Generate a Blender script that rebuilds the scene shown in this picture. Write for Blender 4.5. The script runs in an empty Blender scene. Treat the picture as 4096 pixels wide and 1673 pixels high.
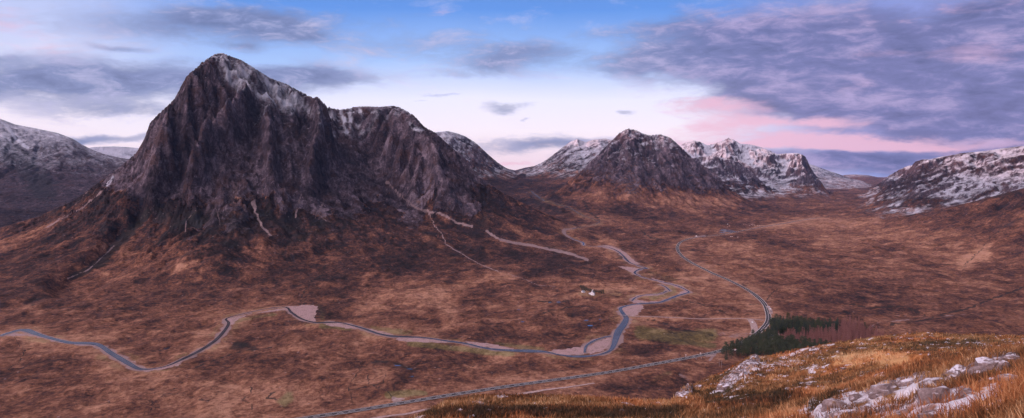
import bpy, bmesh, math, random
import numpy as np
from mathutils import Vector, Matrix, noise as mnoise
from mathutils.geometry import delaunay_2d_cdt
R = math.radians
random.seed(7); rng = np.random.default_rng(11)
F, HZ, CX, CZ = 3300.0, 650.0, 2048.0, 250.0      # focal length, horizon row and centre column of the photo; eye height
col = bpy.context.scene.collection
scene = bpy.context.scene

# ------------------------------------------------------------------ noise
_p = rng.permutation(256); PERM = np.concatenate([_p, _p]).astype(np.int64)
_a = rng.random(256)*2*np.pi; GX, GY = np.cos(_a).astype(np.float32), np.sin(_a).astype(np.float32)
def perlin(x, y, seed=0):
    x = np.asarray(x, np.float64)+seed*37.31; y = np.asarray(y, np.float64)+seed*91.7
    ix = np.floor(x).astype(np.int64); iy = np.floor(y).astype(np.int64)
    fx = (x-ix).astype(np.float32); fy = (y-iy).astype(np.float32)
    ux = fx*fx*fx*(fx*(fx*6-15)+10); uy = fy*fy*fy*(fy*(fy*6-15)+10)
    def g(a, b, dx, dy):
        h = PERM[PERM[a & 255]+(b & 255)]
        return GX[h]*dx+GY[h]*dy
    n00 = g(ix, iy, fx, fy); n10 = g(ix+1, iy, fx-1, fy)
    n01 = g(ix, iy+1, fx, fy-1); n11 = g(ix+1, iy+1, fx-1, fy-1)
    return (n00*(1-ux)+n10*ux)*(1-uy)+(n01*(1-ux)+n11*ux)*uy*1.0
def fbm(x, y, s, octv=4, seed=0, gain=.5):
    v = 0; a = 1; t = 0
    for o in range(octv):
        v = v+a*perlin(x/s, y/s, seed+o); t += a; a *= gain; s = s/2.03
    return v/t*1.6
def ridged(x, y, s, octv=4, seed=0, gain=.55):
    v = 0; a = 1; t = 0
    for o in range(octv):
        v = v+a*(1-np.abs(perlin(x/s, y/s, seed+o))*2.2); t += a; a *= gain; s = s/2.1
    return v/t
def sstep(a, b, x):
    t = np.clip((x-a)/(b-a), 0, 1); return t*t*(3-2*t)

# ------------------------------------------------------------------ landforms
# crest knots: column, row of the crest, distance of the crest, distance of the foot
PXT = np.arange(-1400, 5600, 4.0)
def table(kn):
    out = []
    px = [k[0] for k in kn]
    for j in (1, 2, 3):
        xs = [k[0] for k in kn if len(k) > j and k[j] is not None]; ys = [k[j] for k in kn if len(k) > j and k[j] is not None]
        t = np.interp(PXT, xs, ys)
        if j == 1:      # keep sloping away outside the knots
            t = np.where(PXT < px[0], kn[0][1]+(px[0]-PXT)*kn[0][4] if len(kn[0]) > 4 else t, t)
            t = np.where(PXT > px[-1], kn[-1][1]+(PXT-px[-1])*kn[-1][4] if len(kn[-1]) > 4 else t, t)
        w = {1: 1, 2: 10, 3: 16}[j]
        k = np.exp(-np.linspace(-2, 2, 2*w+1)**2); k /= k.sum()
        t = np.convolve(np.pad(t, w, mode='edge'), k, 'valid')
        out.append(t)
    return out
LF = {}
def land(name, kn, prof=None, back=.55): LF[name] = (table(kn), prof, back)
land('main', [(-500,1010,2250,1500),(0,912,2400,1450),(150,868,2450),(300,800,2520,1400),(400,725,2580),(480,668,2600),(545,612,2620),(575,560,2640),(600,490,2650),
 (650,440,2680),(700,395,2700),(745,310,2720),(790,270,2750),(800,262),(806,248),(815,252),(822,240),(860,216,2790),(890,212,2800,1400),(925,226),(965,240),(1010,268,2850),(1080,312,2950),(1150,338,3020),
 (1200,370),(1260,405,3100),(1320,430,3180),(1360,437,3250),(1410,428,3300),(1460,425,3320,1650),(1520,428),(1570,423,3300),(1600,430),(1630,450),(1660,475),(1700,510,3200),
 (1740,530),(1790,575,3100),(1830,610),(1860,650),(1900,690,3050),(1940,722),(2000,765,3000,1950),(2060,797),(2130,830,2980),(2200,862,2950,2150),(2300,905,2900),(2400,945,2750,2400),(2600,1060,2600,2500,.5)],
 ([0,.15,.35,.55,.7,.85,.95,1],[0,.03,.13,.30,.515,.80,.955,1]))
land('left', [(-900,360,6500,4200),(-500,390,6500,4200),(0,475,6000,3800),(60,498),(150,515),(230,532),(290,555),(330,580),(370,600),(420,618),(480,632),(560,642,5500,3800),(700,670),(900,720,5300,3800,.3)],
 ([0,.3,.6,.85,1],[0,.16,.48,.84,1]))
land('farleft', [(200,640,10000,8000,.4),(300,600),(380,588,10000,8000),(450,586),(500,588),(545,592),(700,600),(1000,640,10000,8000,.3)], ([0,.5,1],[0,.4,1]))
land('lairigw', [(1500,600,5600,4200,.6),(1600,560),(1740,530,5600,4300),(1790,524),(1830,534),(1860,545),(1900,570),(1930,597),(1960,625),(1990,650),(2020,670),(2060,688,6000,5400),(2100,705,6400,5900),(2200,760,6400,6000,.5)],
 ([0,.4,.7,1],[0,.28,.62,1]))
land('cback', [(2000,740,6600,6200),(2040,705),(2070,689,6600,6000),(2120,672,6600,5200),(2170,650),(2210,622),(2250,590),(2280,568),(2310,557),(2330,565),(2345,568),(2370,560),(2420,554,6500,4400),(2450,562),(2520,590,6300),(2600,640,6300,4400,.5)],
 ([0,.3,.6,.85,1],[0,.15,.46,.82,1]))
land('cfront', [(2060,850,3900,3600,.3),(2150,800,4000,3500),(2250,745,4300,3400),(2330,680,4600),(2390,620,4800),(2440,570,4900),(2475,535,5000),(2510,515,5000),(2545,520),(2570,534),(2600,542),(2640,537),(2680,550),(2720,585),(2760,625),
 (2800,655),(2860,695,4900),(2900,735),(2930,765),(2980,795,4700),(3050,822),(3120,842,4500),(3200,858),(3300,876,4300),(3450,900,4300,3800,.3),],
 ([0,.2,.4,.6,.8,.93,1],[0,.09,.25,.49,.78,.95,1]))
land('bidean', [(2560,640,7800,5300,.4),(2650,600,7800),(2700,590,7600),(2740,572),(2775,563),(2800,568),(2830,582),(2860,575),(2890,562),(2918,552),(2940,562),(2960,575),(3000,578),(3040,588),(3080,603,7200),(3110,617),(3150,614),(3180,612,6900),(3210,618),(3225,632),
 (3240,668),(3262,700),(3285,728),(3300,752),(3325,780),(3350,810),(3375,835,6300),(3420,880,6200,5700,.5)],
 ([0,.2,.4,.55,.7,.85,1],[0,.06,.2,.42,.72,.88,1]))
land('bfront', [(2600,690,6200,4900,.3),(2700,655,6200),(2780,632),(2850,622),(2950,645,6200),(3010,690),(3060,740),(3100,785),(3150,840,6000,5200,.4)],
 ([0,.3,.6,.8,1],[0,.12,.45,.78,1]))
land('fara', [(3100,640,10500,8200,.6),(3180,645),(3230,655,10500),(3250,660),(3290,675),(3340,692),(3400,712),(3450,725),(3500,742),(3560,785,9800,8200,.4)], ([0,.5,1],[0,.4,1]))
land('farb', [(3300,720,13200,11500,.1),(3380,700),(3420,698,13200),(3470,701),(3530,713),(3600,735,13200,11500,.2)], ([0,.5,1],[0,.4,1]))
land('farpass', [(1900,650,12500,10500,.5),(1990,666,12500),(2030,675),(2060,682),(2100,671),(2140,664),(2200,658),(2400,650,12500,10500,.5)], ([0,.5,1],[0,.4,1]))
land('rback', [(3330,850,6400,5600,.4),(3380,802),(3450,778),(3500,745),(3560,700),(3600,678),(3630,664),(3660,661,6400,5200),(3720,664),(4000,690,6400,5200,.2)], ([0,.5,1],[0,.42,1]))
land('right', [(3150,905,4700,4300,.2),(3200,897,4700,4200),(3300,880,4600),(3400,840,4700,3700),(3450,814),(3500,780),(3550,745),(3600,710),(3640,674),(3660,647),(3690,638),(3720,638),(3760,628),(3800,622),(3850,612),(3900,608),(3950,603),(4000,595),
 (4096,583,4300,2500),(4300,560),(4600,535,4000,2200,-.05)], ([0,.3,.6,.85,.96,1],[0,.2,.5,.84,.97,1]), .3)
land('brown', [(3000,935,3500,2900,.3),(3200,912,3500,2800),(3500,880,3300),(3700,850,3050,2200),(3900,805,2900),(4096,752,2800,1750),(4400,690,2700,1600),(4700,650,2700,1500,-.1)],
 ([0,.3,.6,.85,1],[0,.2,.52,.86,1]), .25)
NAMES = ['ground']+list(LF)

def ground_z(x, y, px):
    w = sstep(2950, 2350, px)
    rise = np.interp(y, [0,2900,3200,4000,5000,6500,7800,9500,20000], [0,0,14,66,112,171,150,60,0])
    wl = sstep(1500, 1000, px)
    return rise*w*(1-wl)+wl*np.interp(y, [0,2500,3500,6000,20000], [0,0,35,70,70])-18*sstep(2900,3400,px)*sstep(3500,7000,y)
def smax(a, b, k):
    h = np.clip(.5+.5*(a-b)/k, 0, 1)
    return b+(a-b)*h+k*h*(1-h)
def px_of(x, y): return CX+F*x/y
def base_h(x, y, want_id=False):
    px = px_of(x, y)
    g0 = ground_z(x, y, px)
    sw = fbm(x, y, 420, 3, 3)*5*sstep(1250, 2000, y)+fbm(x, y, 130, 2, 9)*1.3
    H = g0+sw; ident = np.zeros(H.shape, np.int8); best = H.copy()
    frac = np.zeros(H.shape, np.float32)      # how far up the landform
    wob = fbm(x, y, 700, 2, 21)
    for i, (nm, ((pyc, yc, yb), prof, back)) in enumerate(LF.items()):
        pp = px+wob*22*(1 if nm not in ('main',) else .4)
        Yc = np.interp(pp, PXT, yc); Yb = np.interp(pp, PXT, yb); PC = np.interp(px, PXT, pyc)
        zc = CZ+(HZ-PC)/F*Yc
        zb = g0-6
        t = (y-Yb)/(Yc-Yb)
        ts = np.clip(t, 0, 1)
        v = np.interp(ts, *prof)
        if nm == 'main':
            q = sstep(320, 60, zc); v = v*(1-q)+q*(.35*ts+.65*ts**1.7)
        z = zb+(zc-zb)*v
        z = np.where(t < 0, zb+t*60, z)
        z = np.where(t > 1, zc-(y-Yc)*back-np.minimum(8, (y-Yc)*.1), z)
        z = np.where(zc < zb, np.minimum(z, zc), z)
        k = 14.0 if i else 10.0
        up = z > best
        ident[up] = i+1; best = np.maximum(best, z)
        fr = np.clip((z-zb)/np.maximum(zc-zb, 30), 0, 1)
        frac = np.where(up, fr, frac)
        H = smax(z, H, k*np.where(np.abs(t-1) < .12, .25, 1.))
    if want_id: return H, ident, frac
    return H
def row_of(z, y): return HZ-F*(z-CZ)/y
_Y = np.exp(np.linspace(math.log(560), math.log(9000), 1500))
def hit(px, py):
    """the point of the open country seen at this place of the photograph"""
    x = (px-CX)/F*_Y; r = row_of(base_h(x, _Y), _Y)
    i = int(np.argmax(r <= py)); 
    if i == 0: i = len(_Y)-1
    r0, r1 = r[i-1], r[i]; t = 0 if r0 == r1 else (r0-py)/(r0-r1)
    Y = _Y[i-1]+(_Y[i]-_Y[i-1])*min(max(t, 0), 1)
    return ((px-CX)/F*Y, Y)
def seg_dist(X, Y, pts, vals=None):
    """distance to a polyline and the interpolated value at the nearest place"""
    d = np.full(X.shape, 1e9, np.float64); v = np.zeros(X.shape)
    tot = len(pts)-1
    for i in range(tot):
        ax, ay = pts[i][:2]; bx, by = pts[i+1][:2]
        dx, dy = bx-ax, by-ay; L = dx*dx+dy*dy+1e-9
        t = np.clip(((X-ax)*dx+(Y-ay)*dy)/L, 0, 1)
        q = np.hypot(X-ax-t*dx, Y-ay-t*dy)
        m = q < d
        d = np.where(m, q, d)
        v = np.where(m, (vals[i]+(vals[i+1]-vals[i])*t) if vals is not None else (i+t)/tot, v)
    return d, v

# ------------------------------------------------------------------ features of the big mountain, as seen on it
GULLIES = [  # points, half width (photo px), depth m
 ([(931,385),(860,450),(794,522),(740,620),(698,686),(673,737),(640,790),(590,850),(540,915),(473,982),(440,1020),(358,1077),(250,1128)], 26, 46),
 ([(1034,337),(1006,467),(1020,590),(1034,727),(1027,830),(1045,900),(1090,950)], 13, 20),
 ([(1225,474),(1212,590),(1205,727),(1184,850),(1175,940)], 14, 22),
 ([(1130,440),(1110,560),(1125,680)], 12, 17),
 ([(905,440),(880,560),(850,690),(830,800),(800,880)], 12, 17),
 ([(720,330),(690,450),(650,560),(590,680),(520,760)], 13, 16),
 ([(1363,433),(1380,520),(1426,573),(1486,640),(1546,726),(1612,792),(1665,832),(1772,859),(1885,905)], 30, 36),
 ([(1330,600),(1320,720),(1300,830)], 14, 18),
 ([(1700,540),(1760,640),(1800,740),(1830,800)], 12, 12),
 ([(960,520),(955,640),(930,760),(900,860)], 11, 13),
 ([(760,480),(735,560),(700,640)], 11, 16),
]
RIBS = [
 ([(1235,420),(1290,520),(1300,600),(1275,690),(1270,780)], 34, 34),
 ([(960,400),(900,500),(830,600),(790,700),(760,790)], 34, 28),
 ([(830,300),(740,430),(680,560),(600,700),(520,800)], 34, 26),
 ([(1080,430),(1070,560),(1080,700),(1080,800)], 26, 22),
 ([(1650,500),(1640,600),(1700,680),(1760,740),(1840,790)], 34, 30),
 ([(1480,450),(1560,560),(1600,650),(1620,720)], 30, 22),
 ([(1160,480),(1160,600),(1150,720),(1140,820)], 20, 17),
 ([(1650,780),(1680,840),(1700,890)], 26, 16),
]
# ------------------------------------------------------------------ relief on a regular grid, worn by running water
CELL = 9.0
gx = np.arange(-4700, 5300, CELL); gy = np.arange(700, 8600, CELL)
RX, RY = np.meshgrid(gx, gy)
B0, ID0, FR0 = base_h(RX, RY, True)
PXg = px_of(RX, RY); PYg = row_of(B0, RY)
elev = np.clip((B0-ground_z(RX, RY, PXg)-12)/110, 0, 1)
wx = RX+fbm(RX, RY, 260, 3, 31)*60; wy = RY+fbm(RX, RY, 260, 3, 41)*60
isM = (ID0 == NAMES.index('main'))
for a_ in ():
    pass
amp = np.array([0, 1, .26, .3, .5, .6, .95, 1.15, 1.0, .5, .3, .3, .8, .5, .3])[ID0]
top = 1-sstep(.93, 1.0, FR0)*.75
D = (ridged(wx, wy, 420, 4, 5)-.52)*np.where(isM, 46, 115)*elev*top*amp
D += (ridged(wx*1.0, wy*.55, 150, 5, 15)-.5)*np.where(isM, 26, 46)*elev*top*amp        # ribs running down the faces towards the viewer
D += fbm(RX, RY, 55, 3, 55)*7*elev*amp
for pts, w, dep in GULLIES:
    jx = PXg+fbm(RX, RY, 120, 3, 61)*14
    d, t = seg_dist(jx, PYg, pts)
    w = w*1.5+9
    D -= np.where(isM, np.exp(-(d/w)**2)*dep*2.3*np.sin(np.pi*np.clip(t*.92+.06, 0, 1))**.4, 0)
for pts, w, dep in RIBS:
    d, t = seg_dist(PXg+fbm(RX, RY, 120, 3, 71)*16, PYg, pts)
    w = w*1.25+5
    D += np.where(isM, np.exp(-(d/w)**2)*dep*2.1*np.sin(np.pi*np.clip(t*.9+.08, 0, 1))**.5, 0)
for pts, w, dep in [([(1385,470),(1420,560),(1480,650),(1560,745),(1640,815)], 78, 120), ([(900,400),(840,490),(770,590),(710,680),(670,760)], 42, 95), ([(1075,330),(1050,420)], 30, 40)]:
    d, t = seg_dist(PXg+fbm(RX, RY, 160, 3, 73)*18, PYg, pts); D -= np.where(isM, np.exp(-(d/w)**2)*dep*np.sin(np.pi*np.clip(t*.86+.1, 0, 1))**.6, 0)
for pts, w, dep in [([(1180,400),(1240,470),(1285,560),(1270,650),(1215,740),(1175,800)], 44, 95), ([(1000,380),(930,460),(860,560),(800,660),(740,760),(700,820)], 40, 85), ([(800,330),(720,430),(660,540),(600,640)], 46, 60), ([(1600,470),(1690,560),(1740,650),(1830,740)], 50, 75), ([(1100,500),(1090,620),(1080,760)], 36, 45)]:
    d, t = seg_dist(PXg+fbm(RX, RY, 160, 3, 75)*20, PYg, pts); D += np.where(isM, np.exp(-(d/w)**2)*dep*np.sin(np.pi*np.clip(t*.86+.1, 0, 1))**.6, 0)
# terraces: the rock breaks into ledges
def rain(h, mask, n, steps, seed):
    r = np.random.default_rng(seed); ny, nx = h.shape
    hf = (h/CELL).astype(np.float64).ravel(); mk = mask.ravel(); flow = np.zeros(hf.shape)
    cand = np.flatnonzero(mk > .25)
    N = hf.size
    def corners(px, py):
        ix = px.astype(np.int64); iy = py.astype(np.int64); fx = px-ix; fy = py-iy
        i0 = iy*nx+ix
        return i0, fx, fy
    for b in range(n):
        c = r.choice(cand, 26000); X = (c % nx)+r.random(c.size); Y = (c//nx)+r.random(c.size)
        dx = np.zeros(c.size); dy = np.zeros(c.size); sed = np.zeros(c.size); w = np.ones(c.size); sp = np.ones(c.size)
        X = np.clip(X, 1, nx-3); Y = np.clip(Y, 1, ny-3)
        for s in range(steps):
            i0, fx, fy = corners(X, Y)
            a, bb, cc, dd = hf[i0], hf[i0+1], hf[i0+nx], hf[i0+nx+1]
            g_x = (bb-a)*(1-fy)+(dd-cc)*fy; g_y = (cc-a)*(1-fx)+(dd-bb)*fx
            h0 = (a*(1-fx)+bb*fx)*(1-fy)+(cc*(1-fx)+dd*fx)*fy
            dx = dx*.25-g_x*.75; dy = dy*.25-g_y*.75; L = np.hypot(dx, dy)+1e-9; dx /= L; dy /= L
            X2 = X+dx; Y2 = Y+dy
            ok = (X2 > 1) & (X2 < nx-3) & (Y2 > 1) & (Y2 < ny-3)
            X2 = np.where(ok, X2, X); Y2 = np.where(ok, Y2, Y)
            j0, gx_, gy_ = corners(X2, Y2)
            h1 = (hf[j0]*(1-gx_)+hf[j0+1]*gx_)*(1-gy_)+(hf[j0+nx]*(1-gx_)+hf[j0+nx+1]*gx_)*gy_
            dh = h1-h0
            cap = np.maximum(-dh, .02)*sp*w*3.2
            over = sed-cap
            dep = np.where(dh > 0, np.minimum(dh, sed), np.where(over > 0, over*.25, 0))
            ero = np.where((dh <= 0) & (over < 0), np.minimum(-over*.22, -dh*.6), 0)*mk[i0]*ok
            ch = dep-ero; sed = sed-ch
            for off, ww in ((0, (1-fx)*(1-fy)), (1, fx*(1-fy)), (nx, (1-fx)*fy), (nx+1, fx*fy)):
                hf += np.bincount(i0+off, ch*ww, N) if s % 2 == 0 or True else 0
            np.add.at(flow, i0, w)
            sp = np.sqrt(np.clip(sp*sp-dh*1.5, .05, 9)); w *= .985; X, Y = X2, Y2
    return hf.reshape(h.shape)*CELL, flow.reshape(h.shape)
def blur(a, n=1):
    for _ in range(n):
        p = np.pad(a, 1, mode='edge'); a = (p[:-2, 1:-1]+p[2:, 1:-1]+p[1:-1, :-2]+p[1:-1, 2:]+2*a)/6
    return a
E, FLOW = rain(B0+D, np.clip(elev*amp*1.2, 0, 1), 9, 46, 5)
E = blur(E, 1)
DELTA = (E-B0).astype(np.float32); DELTA = np.clip(DELTA, -190, 150)
FLOW = np.log1p(blur(FLOW, 1)); FLOW = np.clip((FLOW-1.2)/2.6, 0, 1).astype(np.float32)
CONC = np.clip((blur(E, 10)-E)/16, -1, 1).astype(np.float32)
def samp(A, x, y):
    u = np.clip((x-gx[0])/CELL, 0, A.shape[1]-1.001); v = np.clip((y-gy[0])/CELL, 0, A.shape[0]-1.001)
    i = u.astype(np.int64); j = v.astype(np.int64); a = u-i; b = v-j
    inside = (x > gx[0]) & (x < gx[-1]) & (y > gy[0]) & (y < gy[-1])
    r = (A[j, i]*(1-a)+A[j, i+1]*a)*(1-b)+(A[j+1, i]*(1-a)+A[j+1, i+1]*a)*b
    return np.where(inside, r, 0)

# ------------------------------------------------------------------ river and road courses, traced on the valley floor
RIVER = [(0,1345,14),(45,1330,18),(96,1320,17),(160,1342,16),(275,1371,11),(384,1378,13),(448,1416,18),(512,1454,18),(557,1477,12),(608,1477,6),(672,1464,8),(736,1435,16),(800,1403,16),(858,1365,14),
 (896,1326,12),(915,1294,10),(905,1276,6),(960,1259,6),(1056,1238,5),(1140,1229,5),(1165,1250,10),(1203,1275,9),(1253,1290,7),(1296,1291,6),(1356,1291,6),(1405,1302,9),(1454,1315,12),(1508,1334,12),
 (1563,1345,12),(1617,1348,8),(1699,1352,7),(1781,1364,10),(1863,1375,10),(1944,1394,11),(2026,1402,10),(2108,1405,12),(2178,1408,10),(2240,1421,9),(2300,1427,9),(2370,1424,8),(2420,1413,9),(2450,1392,15),
 (2472,1330,26),(2492,1302,24),(2505,1274,18),(2490,1252,14),(2482,1234,12),(2515,1222,9),(2560,1216,8),(2635,1211,10),(2675,1197,12),(2715,1182,10),(2750,1172,8),(2755,1168,6),(2732,1154,7),(2692,1139,7),
 (2635,1125,7),(2589,1115,5)]
RIVER2 = [(2589,1115,5),(2558,1104,5),(2538,1091,8),(2561,1077,9),(2586,1074,7),(2550,1063,5),(2520,1051,6),(2504,1037,9),(2492,1023,6),(2470,1005,6),(2435,991,5),(2400,988,4),(2338,983,3),(2332,971,8),(2292,957,6),(2258,937,7),(2258,923,5),(2281,917,3)]
RIVER3 = [(2281,917,3),(2330,909,3),(2378,899,3),(2390,893,3),(2395,885,3),(2330,862,3),(2290,838,3),(2270,828,3),(2215,815,3),(2185,806,3),(2158,792,3),(2140,778,2.5),(2122,764,2.5)]
SIDECH = [(2680,1165,5),(2663,1149,5),(2640,1139,4)]
LOOP = [(2528,1205,4),(2543,1191,4),(2580,1180,3),(2640,1176,3),(2670,1164,4)]
ISLE = [(2338,1412,7),(2345,1385,7),(2375,1365,8),(2410,1352,8),(2450,1345,6)]
COURSES = dict(a=RIVER, b=RIVER2, c=RIVER3, d=SIDECH, e=LOOP, f=ISLE)
GRAVEL = [[(525,1440),(576,1474),(640,1468),(704,1450),(730,1442),(722,1458),(640,1480),(576,1487),(544,1474)],
 [(903,1275),(945,1268),(1090,1240),(1140,1234),(1145,1240),(1025,1254),(960,1272),(925,1300),(912,1290)],
 [(1143,1228),(1184,1224),(1268,1225),(1258,1268),(1262,1286),(1210,1275),(1175,1254)],
 [(1290,1287),(1345,1287),(1416,1304),(1427,1316),(1372,1311),(1307,1300)],
 [(1480,1315),(1536,1328),(1574,1340),(1525,1337),(1480,1324)],
 [(1572,1352),(1645,1350),(1797,1362),(1803,1371),(1700,1370),(1600,1364)],
 [(1862,1366),(1972,1377),(2053,1395),(2026,1400),(1944,1390),(1873,1376)],
 [(2190,1405),(2264,1396),(2332,1390),(2336,1416),(2264,1422),(2207,1413)],
 [(2350,1411),(2362,1383),(2425,1355),(2444,1354),(2430,1388),(2400,1406),(2366,1416)],
 [(2486,1234),(2520,1221),(2572,1223),(2560,1250),(2538,1265),(2503,1260)],
 [(2470,1066),(2515,1068),(2560,1077),(2544,1091),(2526,1091),(2503,1080)],
 [(2600,1110),(2660,1128),(2720,1142),(2756,1168),(2740,1176),(2700,1190),(2720,1170),(2735,1160),(2690,1145),(2640,1132)],
 [(2536,1190),(2560,1180),(2650,1175),(2650,1180),(2565,1188),(2548,1198),(2590,1208),(2620,1205),(2620,1210),(2545,1214),(2530,1206)],
 [(20,1338),(100,1337),(260,1366),(384,1383),(384,1388),(255,1374),(130,1346),(30,1346)],
 [(2390,985),(2440,983),(2500,1010),(2540,1045),(2560,1056),(2540,1058),(2505,1040),(2480,1012),(2430,996)]]
ROAD = [(1120,1690),(1256,1669),(1433,1643),(1666,1604),(1899,1567),(2132,1533),(2400,1496),(2600,1461),(2709,1441),(2801,1423),(2873,1407),(2934,1387),(2982,1365),(3022,1340),(3050,1316),(3068,1294),(3074,1274),
 (3071,1251),(3061,1223),(3041,1199),(3009,1173),(2969,1149),(2909,1119),(2850,1094),(2810,1074),(2770,1054),(2734,1030),(2714,1008),(2710,988),(2722,970),(2750,958),(2782,951),(2822,946),(2874,941),(2929,932),
 (2989,920),(3061,906),(3129,896),(3181,886),(3217,880),(3280,871)]
TRACK = [(2512,1266),(2600,1268),(2700,1272),(2800,1277),(2900,1276),(2980,1276),(3062,1283)]
SPUR = [(3000,1279),(3014,1300),(3018,1325),(3008,1342)]
OLDROAD = [(1480,1677),(1610,1659),(1754,1631),(1950,1597),(2108,1571),(2271,1550),(2380,1535)]
def smooth_line(pts, n=6):
    out = []
    for i in range(len(pts)-1):
        p0 = pts[max(i-1, 0)]; p1 = pts[i]; p2 = pts[i+1]; p3 = pts[min(i+2, len(pts)-1)]
        for k in range(n):
            t = k/n
            out.append(tuple(.5*((2*b)+(-a+c)*t+(2*a-5*b+4*c-d)*t*t+(-a+3*b-3*c+d)*t**3) for a, b, c, d in zip(p0, p1, p2, p3)))
    out.append(tuple(pts[-1])); return out
def trace(pts, n=6): return [hit(p[0], p[1])+tuple(p[2:]) for p in smooth_line(pts, n)]
W_ROAD = trace(ROAD, 5); W_TRACK = trace(TRACK, 4); W_SPUR = trace(SPUR, 4); W_OLD = trace(OLDROAD, 4)
W_COURSE = {k: trace(v, 5) for k, v in COURSES.items()}
def near_flat(x, y):
    """1 where the ground is levelled for road and river"""
    m = np.zeros(np.shape(x))
    for ln, w in ((W_ROAD, 26), (W_TRACK, 12)):
        L = ln[::3]+[ln[-1]]
        d, _ = seg_dist(x, y, L); m = np.maximum(m, sstep(w*2, w*.6, d))
    return m

# ------------------------------------------------------------------ the open country, one connected surface cut by landform
pxs = np.arange(-460, 4560, 3.3)
def logrow(a, b, r): return np.exp(np.arange(math.log(a), math.log(b), r))
ys = np.concatenate([logrow(420, 1700, .0042), logrow(1700, 3400, .00165), logrow(3400, 8600, .0021), logrow(8600, 15000, .0042)])
I_MAIN = NAMES.index('main'); PX, Y = np.meshgrid(pxs, ys); X = (PX-CX)/F*Y
H0, ID, FR = base_h(X, Y, True)
delta = samp(DELTA, X, Y); flow = samp(FLOW, X, Y); conc = samp(CONC, X, Y)
far = (Y > gy[-1])
H = H0+delta
H += np.where(far, (ridged(X, Y, 500, 5, 5)-.5)*60*np.clip((H0-40)/80, 0, 1)*(1-sstep(.9, 1, FR)*.8), 0)
gz = ground_z(X, Y, PX)
up = np.clip((H-gz-30)/120, 0, 1)*(ID > 0)
rocky = np.array([0, 1, .16, .6, .5, .55, .9, 1.1, .9, .7, .5, .3, .8, .5, .12])[ID]
fine = fbm(X, Y, 34, 4, 77, .6)*9+(ridged(X, Y*.6, 44, 4, 79, .6)-.5)*22
H += fine*up*rocky*(1-.35*sstep(.9, 1, FR))
# ledges stepping across the crags
st = 17+6*fbm(X, Y, 300, 2, 83)
tz = (H+fbm(X, Y, 160, 3, 81)*26)/st; fz = tz-np.floor(tz)
H += (sstep(.15, .85, fz)-fz)*st*.62*up*rocky
# small hags and hummocks on the moor
lo = 1-up
def fall(x, y, cx_, cy_, su_, sr_, seed):      # runnels fanning out from a summit
    th_ = np.arctan2(x-cx_, -(y-cy_)); r_ = np.hypot(x-cx_, y-cy_); w_ = fbm(x, y, 260, 3, seed+5)*55
    return ridged((th_*1150+w_)/su_*100, r_/sr_*100, 100, 4, seed, .6)
FALL = fall(X, Y, -900, 3150, 85, 620, 171)-.5
FALL2 = fall(X, Y, -900, 3150, 40, 300, 177)-.5
mslope = (ID == I_MAIN)*sstep(3, 55, H0-gz)
_c = np.isin(ID, [NAMES.index('cfront'), NAMES.index('cback')]); FALLC = np.where(_c, fall(X, Y, 800, 5150, 95, 800, 181)-.5, 0)
_b = np.isin(ID, [NAMES.index('bidean'), NAMES.index('bfront'), NAMES.index('lairigw')]); FALLC = np.where(_b, ridged(X/1.2, Y/4, 110, 4, 187)-.5, FALLC)
H += FALLC*20*sstep(3, 60, H0-gz)
H += (FALL*10+FALL2*5)*mslope*(1-.4*up)
H += (fbm(X, Y*.7, 24, 3, 91)*2.0+fbm(X, Y*.6, 75, 3, 93)*3.4-np.abs(fbm(X, Y*.35, 110, 3, 95))*4.5)*lo*sstep(650, 1000, Y)*(1+np.clip(Y/3000, 0, 1.5))
xi = np.unique(np.clip(np.searchsorted(ys, [850, 4200]), 0, len(ys)-1))
nf = np.zeros(H.shape); a, b = xi[0]-60, xi[-1]
a = max(a, 0)
c0, c1 = np.searchsorted(pxs, 1050), np.searchsorted(pxs, 3400)
nf[a:b, c0:c1] = near_flat(X[a:b, c0:c1], Y[a:b, c0:c1])
H = H*(1-nf)+H0*nf
rivd = np.full(H.shape, 1e4); rw = np.zeros(H.shape)
c0 = 0; c1 = np.searchsorted(pxs, 2900)
for k in COURSES:
    L = [(p[0], p[1], max(p[2], 3)*p[1]/F*.5) for p in W_COURSE[k]][::2]
    yy = [p[1] for p in L]; r0, r1 = np.searchsorted(ys, [min(yy)-90, max(yy)+90]); 
    xx = [p[0]*F/p[1]+CX for p in L]; q0, q1 = np.searchsorted(pxs, [min(xx)-120, max(xx)+120])
    sl = (slice(r0, r1), slice(q0, q1))
    d, w = seg_dist(X[sl], Y[sl], L, [p[2] for p in L])
    e = d-w; m = e < rivd[sl]
    rivd[sl] = np.where(m, e, rivd[sl])
GW = [[hit(*q) for q in smooth_line(g+[g[0]], 4)[:-1]] for g in GRAVEL]
lev = sstep(34, 6, rivd)
for g in GW:
    r0, r1 = np.searchsorted(ys, [min(q[1] for q in g)-40, max(q[1] for q in g)+40]); xx = [q[0]*F/q[1]+CX for q in g]; q0, q1 = np.searchsorted(pxs, [min(xx)-60, max(xx)+60])
    sl = (slice(r0, r1), slice(q0, q1)); x_, y_ = X[sl], Y[sl]; ins = np.zeros(x_.shape, bool)
    for k in range(len(g)):
        (ax, ay), (bx_, by_) = g[k-1], g[k]
        if ay != by_: ins ^= ((ay > y_) != (by_ > y_)) & (x_ < (bx_-ax)*(y_-ay)/(by_-ay)+ax)
    d, _ = seg_dist(x_, y_, g+[g[0]]); lev[sl] = np.maximum(lev[sl], np.where(ins, 1, sstep(25, 8, d)))
H = H*(1-lev)+H0*lev

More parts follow.
